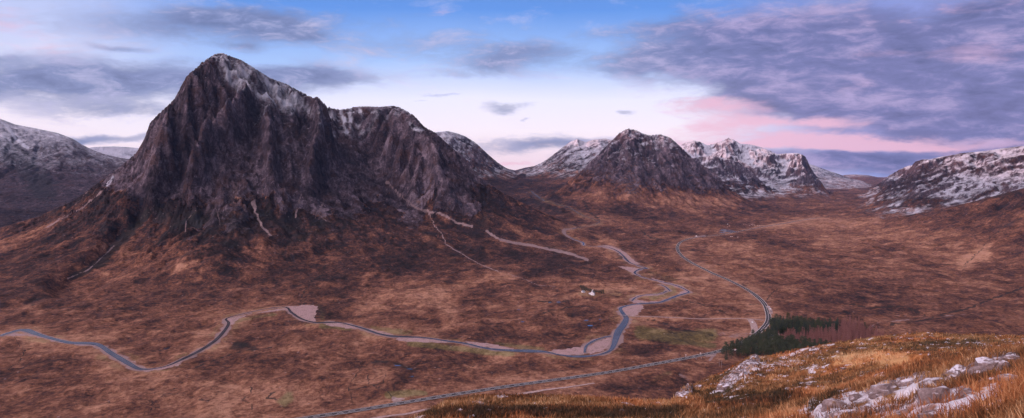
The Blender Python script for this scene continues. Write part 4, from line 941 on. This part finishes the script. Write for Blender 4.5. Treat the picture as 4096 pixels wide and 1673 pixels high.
# ------------------------------------------------------------------ trees
def leaf_mat(name, c0, c1):
    m, nt, b = new_mat(name); W = nt.n('ShaderNodeNewGeometry').outputs['Position']; rnd = nt.n('ShaderNodeObjectInfo').outputs['Random']
    n = nt.noise(W, .9, 4, .7); f = nt.m('ADD', nt.m('MULTIPLY', nt.ss(n, .3, .7), .6), nt.m('MULTIPLY', rnd, .4))
    setin(nt, b, Base_Color=nt.mix(f, c0, c1), Roughness=.85, Specular_IOR_Level=.15); return m
M_PINE = leaf_mat('pine_needles', (.020, .032, .020), (.080, .092, .046)); M_LARCH = leaf_mat('bare_larch_twigs', (.13, .055, .046), (.34, .165, .14))
M_SPR = leaf_mat('spruce_needles', (.014, .028, .022), (.045, .068, .042)); M_BARK = simple('bark', (.12, .085, .075), .9, .35, 1.5)
def tri_mesh(name, tris, mat):
    V = np.array(tris, float).reshape(-1, 3); T = np.arange(len(V)).reshape(-1, 3)
    o = mesh_np(name, V, T, mat=mat, smooth=False); me = o.data; bpy.data.objects.remove(o); return me
def trunk_mesh(h, r0, bend):
    V = []; Fc = []; n = 6; L = 7
    for k in range(L):
        t = k/(L-1)
        for a in range(n): V.append((math.cos(a/n*6.283)*r0*(1-t*.85)+bend*t*t, math.sin(a/n*6.283)*r0*(1-t*.85), h*t-.5*(k == 0)))
    for k in range(L-1):
        for a in range(n): Fc.append((k*n+a, k*n+(a+1) % n, (k+1)*n+(a+1) % n, (k+1)*n+a))
    o = mesh_np('trunk', np.array(V), np.array(Fc), mat=M_BARK); me = o.data; bpy.data.objects.remove(o); return me
def crown(kind, h, r, seed):
    q = random.Random(seed); T = []
    def leaf(p, d, s, w):
        d = d.normalized(); a = d.cross(Vector((q.gauss(0, 1), q.gauss(0, 1), q.gauss(0, 1)))).normalized()*w
        T.extend([tuple(p-a), tuple(p+a), tuple(p+d*s)])
    if kind == 'pine':
        nb = 26; t0 = q.uniform(.36, .48)
        for b in range(nb):
            t = t0+(1-t0)*(b+q.random())/nb; rr = r*(math.sin(min(1, (t-t0)/(1-t0)*1.0+.12)*math.pi)**.6)*q.uniform(.55, 1.15)+.25; a = q.uniform(0, 6.283)
            c = Vector((math.cos(a)*rr*.62, math.sin(a)*rr*.62, h*t+q.uniform(-.3, .5)))
            for _ in range(26):
                p = c+Vector((q.gauss(0, .62), q.gauss(0, .62), q.gauss(0, .36)))*(.5+r*.25); leaf(p, Vector((q.gauss(0, 1), q.gauss(0, 1), q.gauss(.5, .7))), q.uniform(.5, .95), q.uniform(.14, .26))
    elif kind == 'spruce':
        for k in range(20):
            t = .10+.9*k/20; rr = r*(1-t)**.85+.12; m_ = max(5, int(11*(1-t)+4))
            for a in range(m_):
                an = a/m_*6.283+q.uniform(-.3, .3); d = Vector((math.cos(an), math.sin(an), -.28)); L = rr*q.uniform(.75, 1.15)
                for s in np.arange(.15, 1.0, .2):
                    p = Vector((0, 0, h*t))+d*L*s; leaf(p, d+Vector((q.gauss(0, .5), q.gauss(0, .5), q.gauss(-.1, .3))), q.uniform(.5, .9), q.uniform(.12, .26))
    else:
        for k in range(52):
            t = .16+.84*k/52; rr = r*(1-t)**.8+.15
            for a in range(4):
                an = q.uniform(0, 6.283); d = Vector((math.cos(an), math.sin(an), q.uniform(.1, .5))); L = rr*q.uniform(.6, 1.15); p0 = Vector((0, 0, h*t)); leaf(p0, d, L, .035)
                for s in (.35, .6, .85): leaf(p0+d*L*s, d+Vector((q.gauss(0, .7), q.gauss(0, .7), q.uniform(.1, .7))), L*.45+.35, q.uniform(.04, .075))
    return tri_mesh('crown', T, dict(pine=M_PINE, spruce=M_SPR).get(kind, M_LARCH))
KIND = {k: [] for k in ('pine', 'spruce', 'larch')}
for k in KIND:
    for s in range(4):
        h = {'pine': 15, 'spruce': 15.5, 'larch': 14.5}[k]*random.uniform(.9, 1.1); KIND[k].append((trunk_mesh(h*.97, .22 if k != 'larch' else .15, random.uniform(-.4, .4)), crown(k, h, {'pine': 2.7, 'spruce': 3.0, 'larch': 2.3}[k], s*7+len(k))))
def plant(kind, x, y, sc, label, group):
    tr, cr = random.choice(KIND[kind]); e = bpy.data.objects.new({'pine': 'pine_tree', 'spruce': 'spruce_tree', 'larch': 'larch_tree'}[kind], None); col.objects.link(e)
    e.location = (x, y, terr_z(x, y)-.2); e.rotation_euler = (0, 0, random.uniform(0, 6.28)); e.scale = (sc*1.22*random.uniform(.85, 1.2),)*2+(sc*random.uniform(.85, 1.38),)
    for nm, me in (('trunk', tr), ('crown', cr)):
        o = bpy.data.objects.new(nm, me); col.objects.link(o); o.parent = e
    tag(e, label, kind+' tree' if kind != 'larch' else 'larch', group)
def inpoly(x, y, P):
    c = False; j = len(P)-1
    for i in range(len(P)):
        if (P[i][1] > y) != (P[j][1] > y) and x < (P[j][0]-P[i][0])*(y-P[i][1])/(P[j][1]-P[i][1])+P[i][0]: c = not c
        j = i
    return c
ROADL = W_ROAD
def stand(poly, sp, kindf, label, group, maxn):
    W = [hit(*p) for p in poly]; xs = [p[0] for p in W]; yy = [p[1] for p in W]; done = []; tries = 0
    while len(done) < maxn and tries < maxn*60:
        tries += 1; x = random.uniform(min(xs), max(xs)); y = random.uniform(min(yy), max(yy))
        if not inpoly(x, y, W): continue
        if any((x-a)**2+(y-b)**2 < sp*sp for a, b in done): continue
        if min((x-p[0])**2+(y-p[1])**2 for p in ROADL) < 81: continue
        if any((x-a)**2+(y-b)**2 < 81 for a, b in CLEAR): continue
        done.append((x, y)); k, s = kindf(x, y); plant(k, x, y, s*random.uniform(.8, 1.12), label[k], group[k])
    print('stand', len(done)); return done
CLEAR = [hit(2952, 1397), hit(3117, 1362)]
LB = dict(pine='dark green pine in the roadside plantation', spruce='dense dark spruce at the back of the plantation', larch='bare reddish brown larch in the plantation')
GR = dict(pine='pines of the plantation', spruce='spruces of the plantation', larch='larches of the plantation')
stand([(2880,1432),(2912,1441),(2950,1436),(3050,1438),(3160,1432),(3300,1412),(3330,1395),(3200,1392),(3120,1385),(3095,1362),(3078,1350),(3040,1362),(3000,1384),(2950,1404),(2905,1416)], 4.9, lambda x, y: ('pine' if random.random() < .86 else 'spruce', 1.), LB, GR, 185)
stand([(3080,1345),(3100,1350),(3125,1340),(3140,1318),(3110,1296),(3086,1312)], 5.4, lambda x, y: (random.choice(['pine', 'spruce']), 1.05), LB, GR, 30)
stand([(3130,1336),(3250,1343),(3350,1338),(3352,1312),(3250,1306),(3150,1306)], 5.2, lambda x, y: ('spruce' if x*F/y+CX > 3290 else ('pine' if random.random() < .7 else 'spruce'), 1.05), LB, GR, 105)
stand([(3110,1376),(3150,1352),(3250,1348),(3360,1346),(3368,1308),(3440,1312),(3500,1330),(3540,1350),(3530,1380),(3400,1390),(3300,1392),(3200,1386)], 4.3, lambda x, y: ('larch', 1.05 if x*F/y+CX < 3450 else .8), LB, GR, 270)
stand([(3395,1315),(3440,1318),(3470,1322),(3460,1314)], 5, lambda x, y: ('pine', .6), LB, GR, 9)
for i in range(26):
    px = 2322+i*3.7; py = 1160+(px-2324)*.14+random.uniform(-3, 3); x, y = hit(px, py); sc = np.interp(px, [2322,2340,2362,2380,2400,2414], [.66,.72,.5,.4,.55,.62])
    plant('spruce' if i % 3 else 'pine', x, y, sc*.8, 'small dark conifer in the windbreak row behind the white cottage', 'windbreak trees behind the cottage')

# ------------------------------------------------------------------ buildings
M_WHT = simple('white_wall', (.80, .78, .77), .85, .06, .8); M_SLATE = simple('slate_roof', (.13, .15, .18), .6, .2, 1.2); M_DRK = simple('dark_opening', (.02, .02, .025), .3, .1, 1); M_ORG = simple('rusty_roof', (.34, .10, .05), .7, .3, .8)
def bx(bm, x0, x1, y0, y1, z0, z1):
    v = [bm.verts.new(p) for p in [(x0,y0,z0),(x1,y0,z0),(x1,y1,z0),(x0,y1,z0),(x0,y0,z1),(x1,y0,z1),(x1,y1,z1),(x0,y1,z1)]]
    for f in ((0,3,2,1),(4,5,6,7),(0,1,5,4),(1,2,6,5),(2,3,7,6),(3,0,4,7)): bm.faces.new([v[i] for i in f])
def fin(name, bm, mat, parent=None, loc=None):
    bmesh.ops.recalc_face_normals(bm, faces=bm.faces[:]); me = bpy.data.meshes.new(name); bm.to_mesh(me); bm.free(); me.materials.append(mat)
    o = bpy.data.objects.new(name, me); col.objects.link(o)
    if parent: o.parent = parent
    if loc: o.location = loc
    return o
def house(name, label, cat, px, py, w, l, he, hr, rot, roofm, wing=None, chim=True):
    x, y = hit(px, py); e = bpy.data.objects.new(name, None); col.objects.link(e); e.location = (x, y, terr_z(x, y)-.3); e.rotation_euler = (0, 0, R(rot)); tag(e, label, cat)
    bm = bmesh.new()
    def gab(x0, x1, y0, y1, he, hr):
        xm = (x0+x1)/2; v = [bm.verts.new(p) for p in [(x0,y0,0),(x1,y0,0),(x1,y0,he),(xm,y0,hr),(x0,y0,he),(x0,y1,0),(x1,y1,0),(x1,y1,he),(xm,y1,hr),(x0,y1,he)]]
        for f in ((0,1,2,3,4),(9,8,7,6,5),(0,4,9,5),(1,6,7,2),(0,5,6,1),(2,7,8,3),(3,8,9,4)): bm.faces.new([v[i] for i in f])
    gab(-w/2, w/2, 0, l, he, hr)
    if wing: gab(-w/2-wing, -w/2-.01, l*.35, l*.75, he*.75, he*.75+1.5)
    fin('wall', bm, M_WHT, e)
    bm = bmesh.new(); t = .22
    def roof(x0, x1, y0, y1, he, hr):
        xm = (x0+x1)/2
        for s, xe in ((-1, x0-.3), (1, x1+.3)):
            ze = he-.3*(hr-he)/((x1-x0)/2)
            v = [bm.verts.new(p) for p in [(xe,y0-.3,ze+.03),(xm,y0-.3,hr+.03),(xm,y1+.3,hr+.03),(xe,y1+.3,ze+.03),(xe,y0-.3,ze+t),(xm,y0-.3,hr+t),(xm,y1+.3,hr+t),(xe,y1+.3,ze+t)]]
            for f in ((0,3,2,1),(4,5,6,7),(0,1,5,4),(1,2,6,5),(2,3,7,6),(3,0,4,7)): bm.faces.new([v[i] for i in f])
    roof(-w/2, w/2, 0, l, he, hr)
    if wing: roof(-w/2-wing, -w/2-.35, l*.35, l*.75, he*.75, he*.75+1.5)
    rf = fin('roof', bm, roofm, e)
    if chim:
        for yy_ in (.5, l-.5):
            bm = bmesh.new(); bx(bm, -.55, .55, yy_-.45, yy_+.45, hr-.5, hr+1.5); bx(bm, -.65, .65, yy_-.55, yy_+.55, hr+1.503, hr+1.7); fin('chimney', bm, M_WHT, rf)
    for (a, b, z0, z1) in ((-.45, .45, he*.95, he*.95+1.1), (-w*.3-.4, -w*.3+.4, 1.1, 2.3)):
        bm = bmesh.new(); bx(bm, a, b, -.05, -.003, z0, z1); fin('window', bm, M_DRK, e)
    bm = bmesh.new(); bx(bm, w*.18, w*.18+1., -.06, -.003, 0, 2.2); fin('door', bm, M_DRK, e)
    return e
house('cottage', 'white cottage with grey roof and chimneys on the moor', 'cottage', 2368, 1178, 8., 11, 4.2, 8.2, -14, M_SLATE, wing=3.2)
house('shed', 'small white outbuilding left of the white cottage', 'shed', 2337, 1173, 5.2, 6., 2.6, 4.6, 30, M_SLATE, chim=False)
house('roadside_house', 'small house with rusty orange roof among the roadside pines', 'house', 2952, 1402, 6, 9, 2.8, 5., 62, M_ORG)
house('house', 'white house half hidden by the larches', 'house', 3117, 1364, 8, 12, 5.2, 9., 70, M_SLATE)

# ------------------------------------------------------------------ cars, bridge, posts
def car(px, py, rot, color, label, van=False, group=None, sc=1.):
    x, y = hit(px, py); e = bpy.data.objects.new('parked_van' if van else 'parked_car', None); col.objects.link(e); e.location = (x, y, terr_z(x, y)+.62); e.rotation_euler = (0, 0, R(rot)); e.scale = (sc,)*3; tag(e, label, 'van' if van else 'car', group)
    prof = [(-2.1,.35),(-2.15,.8),(-2.0,1.0),(-1.6,1.05),(-1.15,1.45),(.55,1.48),(1.15,1.02),(1.95,.88),(2.15,.7),(2.15,.35)] if not van else [(-2.6,.4),(-2.65,2.2),(-2.5,2.45),(1.2,2.45),(1.8,1.4),(2.5,1.15),(2.65,.8),(2.65,.4)]
    pm = simple('car_paint', color, .3, .03, 1, 0, .6)
    def ext(pr, w, name, mat, inset=.0):
        bm = bmesh.new(); a = [bm.verts.new((p[0], -w, p[1])) for p in pr]; b = [bm.verts.new((p[0], w, p[1])) for p in pr]; n = len(pr)
        bm.faces.new(a); bm.faces.new(b[::-1])
        for i in range(n): bm.faces.new((a[i], b[i], b[(i+1) % n], a[(i+1) % n]))
        return fin(name, bm, mat, e)
    ext(prof, .88, 'body', pm)
    win = [(-1.5,1.08),(-1.1,1.40),(.5,1.43),(1.0,1.08)] if not van else [(.7,1.45),(.7,2.2),(1.15,2.25),(1.62,1.45)]
    ext(win, .90, 'window', M_DRK)
    ext([(1.14,1.045),(.62,1.44),(.66,1.48),(1.2,1.06)] if not van else [(1.24,2.38),(1.76,1.46),(1.84,1.46),(1.3,2.4)], .78, 'windscreen', M_DRK)
    for wx_ in (-1.35, 1.35):
        for wy_ in (-.82, .82):
            bm = bmesh.new(); bmesh.ops.create_cone(bm, cap_ends=True, segments=14, radius1=.34, radius2=.34, depth=.22, matrix=Matrix.Translation((wx_*(1.2 if van else 1), wy_*1.03, .34)) @ Matrix.Rotation(R(90), 4, 'X')); fin('wheel', bm, M_DRK, e)
    return e
car(3075, 1231, 115, (.45, .48, .52), 'silver car at the far end of the lay-by on the bend'); car(3080, 1239, 105, (.75, .80, .82), 'pale car in the middle of the lay-by on the bend'); car(3083, 1248, 98, (.03, .035, .05), 'dark car at the near end of the lay-by on the bend')
car(3009, 1293, 95, (.80, .80, .80), 'white car parked on the gravel spur inside the bend')
car(2786, 947, 20, (.82, .82, .84), 'small white van parked by the far stretch of road', van=True)
M_WD = simple('grey_timber', (.22, .18, .17), .85, .25, 2.)
(xa, ya), (xb_, yb_) = hit(2482, 1266), hit(2520, 1266); L = math.hypot(xb_-xa, yb_-ya); e = bpy.data.objects.new('footbridge', None); col.objects.link(e); e.location = (xa, ya, terr_z(xa, ya)+.4); e.rotation_euler = (0, 0, math.atan2(yb_-ya, xb_-xa)); tag(e, 'small footbridge over the river at the end of the gravel track', 'footbridge')
bm = bmesh.new(); bx(bm, 0, L, -.8, .8, 1.0, 1.25); fin('deck', bm, M_WD, e)
for s in (-1, 1):
    bm = bmesh.new(); bx(bm, 0, L, s*.8-.06, s*.8+.06, 2.1, 2.25)
    for k in range(9): bx(bm, L*k/8-.06, L*k/8+.06, s*.8-.05, s*.8+.05, 1.253, 2.097)
    fin('railing', bm, M_WD, e)
for k in (0.02, .5, .98):
    bm = bmesh.new(); bx(bm, L*k-.35, L*k+.35, -.9, .9, -2.2, .997); fin('pier', bm, M_WD, e)
def post(name, px, py, h, r, mat, label, cat, group=None, top=None):
    x, y = hit(px, py); e = bpy.data.objects.new(name, None); col.objects.link(e); e.location = (x, y, terr_z(x, y)-.1); tag(e, label, cat, group)
    bm = bmesh.new(); bmesh.ops.create_cone(bm, cap_ends=True, segments=8, radius1=r, radius2=r*.8, depth=h, matrix=Matrix.Translation((0, 0, h/2))); fin('pole', bm, mat, e)
    if top == 'sign':
        bm = bmesh.new(); bmesh.ops.create_cone(bm, cap_ends=True, segments=16, radius1=.75, radius2=.75, depth=.06, matrix=Matrix.Translation((0, -r-.05, h)) @ Matrix.Rotation(R(90), 4, 'X')); fin('sign_plate', bm, M_WHT, e)
        bm = bmesh.new(); bmesh.ops.create_cone(bm, cap_ends=True, segments=16, radius1=.55, radius2=.55, depth=.02, matrix=Matrix.Translation((0, -r-.095, h)) @ Matrix.Rotation(R(90), 4, 'X')); fin('sign_face', bm, M_ORG, e)
    if top == 'arm':
        bm = bmesh.new(); bx(bm, -.9, .9, -.08, .08, h-.6, h-.42); fin('crossarm', bm, mat, e)
        for s in (-.8, 0, .8):
            bm = bmesh.new(); bx(bm, s-.08, s+.08, -.08, .08, h-.417, h-.1); fin('insulator', bm, M_WHT, e)
for a, b, t in ((2877, 1466, 'left pole of the pair'), (2886, 1471, 'right pole of the pair')): post('utility_pole', a, b, 8.5, .2, M_WD, 'wooden utility pole below the plantation, '+t, 'utility pole', top='arm')
for a, b, lb in ((2743, 1427, 'round road sign on the far verge, left of another'), (2802, 1420, 'round road sign on the far verge nearest the pines')): post('road_sign', a, b, 2.4, .09, M_WHT, lb, 'road sign', top='sign')
for a, b, lb in ((2784, 1438, 'short white post on the near verge of the road'), (2805, 1434, 'taller pale post on the near verge of the road'), (1583, 1624, 'white marker post beside the straight road'), (2357, 1514, 'dark marker post on the near verge of the straight road')): post('marker_post', a, b, 1.8 if b < 1500 else 1.5, .12, M_WHT if a != 2357 else M_DRK, lb, 'marker post', top=None)
# pale boulders lying on the far moor
prot = [make_rock(50+k, 1, .9, .7) for k in range(3)]
M_PST = simple('pale_stone', (.62, .58, .58), .9, .15, .4)
for me in prot: me.materials.clear(); me.materials.append(M_PST)
k = 0
for grp, lb, ptsl in (('pale boulders above the far road', 'pale boulder in the scattered row above the far road', [(3006,897),(3011,896.5),(3017,899),(3021,899.5),(3031,901),(3039,900.5),(3048,902),(2984,898),(2974,895),(3010,902),(2998,899)]),
     ('pale boulders behind the roadside pool', 'pale boulder on the moor behind the bright roadside pool', [(2911,902),(2918,904.5),(2911,906.5)]), ('pale boulders below the roadside pool', 'pale boulder on the moor just below the far road', [(2923,948),(2929,948.5),(2951,948)])):
    for px, py in ptsl:
        x, y = hit(px, py); o = bpy.data.objects.new('boulder', prot[k % 3]); k += 1; s = random.uniform(1.3, 2.4); o.scale = (s*1.2, s, s); o.rotation_euler = (0, 0, random.uniform(0, 6)); o.location = (x, y, terr_z(x, y)+s*.3); col.objects.link(o); tag(o, lb, 'boulder', grp)
# ------------------------------------------------------------------ sky, sun, air, camera
SUN_EL, SUN_AZ = 7.0, 240.0      # azimuth clockwise from the view direction
w = bpy.data.worlds.new('World'); scene.world = w; w.use_nodes = True; w.node_tree.nodes.clear(); nt = NT(w.node_tree)
out = nt.n('ShaderNodeOutputWorld'); bg = nt.n('ShaderNodeBackground'); nt.t.links.new(bg.outputs[0], out.inputs[0])
sky = nt.n('ShaderNodeTexSky', sky_type='NISHITA'); sky.sun_disc = False; sky.sun_elevation = R(SUN_EL); sky.sun_rotation = R(SUN_AZ); sky.altitude = 500; sky.air_density = 1.4; sky.dust_density = 1.5; sky.ozone_density = 2.5
D_ = nt.n('ShaderNodeTexCoord').outputs['Generated']; xyz = nt.n('ShaderNodeSeparateXYZ', {0: D_}).outputs
hyp = nt.m('SQRT', nt.m('ADD', nt.m('MULTIPLY', xyz[0], xyz[0]), nt.m('MULTIPLY', xyz[1], xyz[1])))
az = nt.m('ARCTAN2', xyz[0], xyz[1]); el = nt.m('DIVIDE', xyz[2], nt.m('MAXIMUM', hyp, .02))
def azel(px, py): a = math.atan((px-CX)/F); return a, (HZ-py)/F*math.cos(a)
cmb = nt.n('ShaderNodeCombineXYZ', {0: az, 1: nt.m('MULTIPLY', el, 2.6), 2: 0.}).outputs[0]
warp = nt.n('ShaderNodeTexNoise', {'Vector': cmb, 'Scale': 5.5, 'Detail': 5., 'Roughness': .6}); wc = nt.n('ShaderNodeSeparateColor', {0: warp.outputs['Color']}).outputs
azw = nt.m('ADD', az, nt.m('MULTIPLY', nt.m('SUBTRACT', wc[0], .5), .16)); elw = nt.m('ADD', el, nt.m('MULTIPLY', nt.m('SUBTRACT', wc[1], .5), .055))
def blobs(lst):
    tot = None
    for px, py, rx, ry, a_ in lst:
        a, e = azel(px, py); u = nt.m('MULTIPLY', nt.m('SUBTRACT', azw, a), F/rx); v = nt.m('MULTIPLY', nt.m('SUBTRACT', elw, e), F/ry)
        d = nt.m('ADD', nt.m('MULTIPLY', u, u), nt.m('MULTIPLY', v, v)); g = nt.m('MULTIPLY', nt.m('POWER', 2.718, nt.m('MULTIPLY', d, -1.)), a_)
        tot = g if tot is None else nt.m('ADD', tot, g)
    return tot
cn = nt.noise(nt.scale(cmb, (1., 1.15, 1.)), 9., 9, .66, .4); cn2 = nt.noise(nt.scale(cmb, (1., 1.25, 1.)), 24., 6, .65, .5); lo_ = nt.noise(cmb, 2.6, 4, .5); lo2 = nt.noise(nt.scale(cmb, (1., 1.6, 1.)), 5.2, 5, .6)
dark = blobs([(330,335,520,75,1.25),(1150,320,320,56,1.05),(900,80,300,60,.75),(1180,115,120,34,.7),(950,180,90,22,.5),(280,535,420,20,.95),(450,440,280,22,.5),(0,230,120,22,.5),(500,90,900,90,.46),(1700,190,460,70,.42),(1350,60,500,40,.3),(560,200,120,16,.5),(1800,300,200,20,.35),(1980,255,200,44,.6),(2120,200,150,40,.5),(2030,435,110,18,.75),(1770,392,80,10,.5),(2130,482,24,8,.5),(2500,460,50,12,.6),
  (3000,120,420,110,1.0),(3500,250,520,150,1.2),(2700,250,420,70,.9),(3900,420,600,110,1.3),(4050,110,200,100,1.0),(3300,400,420,60,.8),(2250,575,520,40,.95),(2330,640,300,16,.5),(3450,650,430,44,1.2),(4000,560,400,40,.7),(1700,420,60,8,.4),(3000,330,300,50,.5),(2400,120,300,40,.3)])
pink = blobs([(2900,430,280,32,.85),(3120,490,300,26,1.0),(3350,565,540,32,1.0),(2700,560,280,24,.4),(3100,590,420,22,.8),(2820,520,250,22,.6),(3850,210,330,34,.7),(3650,300,160,22,.4),(3950,40,300,40,.6),(2500,600,200,18,.5),(40,70,160,80,.6),(2060,645,120,12,.8),(3560,340,200,20,.4),(1650,60,260,30,.3),(3750,560,260,16,.5)])
# clear sky: blue aloft, white and rose at the skyline
gr = nt.ramp(nt.m('ADD', nt.m('MULTIPLY', el, 4.6), nt.m('MULTIPLY', nt.m('SUBTRACT', lo_, .5), .18)), [(0., (.93, .72, .80)), (.16, (1.0, .88, .95)), (.34, (.88, .86, 1.0)), (.55, (.38, .56, .93)), (.85, (.10, .28, .74)), (1., (.10, .25, .66))])
gl = nt.ramp(nt.m('ADD', nt.m('MULTIPLY', el, 4.6), nt.m('MULTIPLY', nt.m('SUBTRACT', lo_, .5), .3)), [(0., (.95, .75, .82)), (.2, (1.0, .88, .96)), (.5, (.70, .72, .93)), (.95, (.36, .46, .80)), (1., (.36, .46, .80))])
lf = nt.ss(az, -.30, -.55); base = nt.mix(lf, gr, gl)
grr = nt.ramp(nt.m('MULTIPLY', el, 4.6), [(0., (.30, .34, .66)), (.25, (.42, .36, .66)), (.6, (.32, .34, .68)), (1., (.16, .24, .60))])
base = nt.mix(nt.ss(az, .18, .42), base, grr)
wisp = nt.m('MULTIPLY', nt.ss(cn, .50, .72), .35); base = nt.mix(wisp, base, (.92, .78, .88))
dn = nt.m('ADD', dark, nt.m('MULTIPLY', nt.m('SUBTRACT', cn, .5), 1.25)); dn = nt.m('ADD', dn, nt.m('MULTIPLY', nt.m('SUBTRACT', cn2, .5), .75))
dm = nt.ss(dn, .18, 1.0)
shade = nt.ramp(nt.m('ADD', nt.m('ADD', nt.m('MULTIPLY', cn2, .35), nt.m('MULTIPLY', cn, .35)), nt.m('MULTIPLY', lo2, .32)), [(.40, (.065, .075, .19)), (.5, (.14, .145, .33)), (.60, (.40, .32, .54))])
shl = nt.ramp(nt.m('ADD', nt.m('MULTIPLY', cn2, .5), nt.m('MULTIPLY', cn, .5)), [(.38, (.10, .13, .27)), (.5, (.19, .23, .42)), (.62, (.46, .45, .66))])
shade = nt.mix(nt.ss(az, .05, .3), shl, shade)
c = nt.mix(nt.m('MULTIPLY', dm, .92), base, shade)
pm_ = nt.m('MULTIPLY', nt.ss(nt.m('ADD', pink, nt.m('MULTIPLY', nt.m('SUBTRACT', cn, .5), 2.3)), .25, 1.05), nt.m('SUBTRACT', 1., nt.m('MULTIPLY', nt.ss(dn, .8, 1.4), .6)))
c = nt.mix(nt.m('MULTIPLY', pm_, .86), c, (.88, .50, .62))
# the sky overhead and behind the viewer: invented cloud glow and a bright lobe added as fill
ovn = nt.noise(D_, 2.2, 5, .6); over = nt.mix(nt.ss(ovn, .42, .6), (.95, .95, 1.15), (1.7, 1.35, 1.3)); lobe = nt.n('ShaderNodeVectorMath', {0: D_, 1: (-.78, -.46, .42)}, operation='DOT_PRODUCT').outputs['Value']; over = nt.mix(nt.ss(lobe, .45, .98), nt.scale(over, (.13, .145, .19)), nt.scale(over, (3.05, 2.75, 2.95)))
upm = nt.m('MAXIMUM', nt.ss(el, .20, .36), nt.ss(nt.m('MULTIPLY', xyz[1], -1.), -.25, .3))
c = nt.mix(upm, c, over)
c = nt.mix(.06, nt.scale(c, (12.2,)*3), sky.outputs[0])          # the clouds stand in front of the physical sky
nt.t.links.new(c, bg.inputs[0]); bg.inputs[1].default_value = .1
w.cycles.sampling_method = 'MANUAL'; w.cycles.sample_map_resolution = 512

a = R(SUN_AZ); sd = Vector((math.sin(a)*math.cos(R(SUN_EL)), math.cos(a)*math.cos(R(SUN_EL)), math.sin(R(SUN_EL))))
sl = bpy.data.lights.new('sun', 'SUN'); sl.energy = 5.0; sl.angle = R(.5); sl.color = (1., .45, .36)
so = bpy.data.objects.new('sun', sl); so.rotation_euler = (-sd).to_track_quat('-Z', 'Y').to_euler(); col.objects.link(so)

# air
bm = bmesh.new(); bx(bm, -12500, 12500, -11000, 15600, -60, 2000)
m = bpy.data.materials.new('air'); m.use_nodes = True; m.node_tree.nodes.clear(); hn = NT(m.node_tree); ho = hn.n('ShaderNodeOutputMaterial')
pv = hn.n('ShaderNodeVolumePrincipled', {'Color': (.34, .52, 1., 1), 'Density': 1.45e-5, 'Anisotropy': .0}); hn.t.links.new(pv.outputs[0], ho.inputs['Volume'])
USE_HAZE = True
if USE_HAZE: tag(fin('haze', bm, m), kind='stuff')

cam = bpy.data.cameras.new('camera'); co = bpy.data.objects.new('camera', cam); col.objects.link(co); scene.camera = co
co.location = (0, 0, CZ); co.rotation_euler = (R(90), 0, 0); cam.sensor_width = 36; cam.lens = 36*F/4096; cam.shift_y = -(836.5-HZ)/4096; cam.clip_start = .5; cam.clip_end = 60000
scene.view_settings.view_transform = 'Standard'; scene.view_settings.look = 'None'; scene.view_settings.gamma = 1; scene.view_settings.exposure = 0.0
scene.cycles.volume_bounces = 0; scene.cycles.use_denoising = True
bpy.context.view_layer.update()
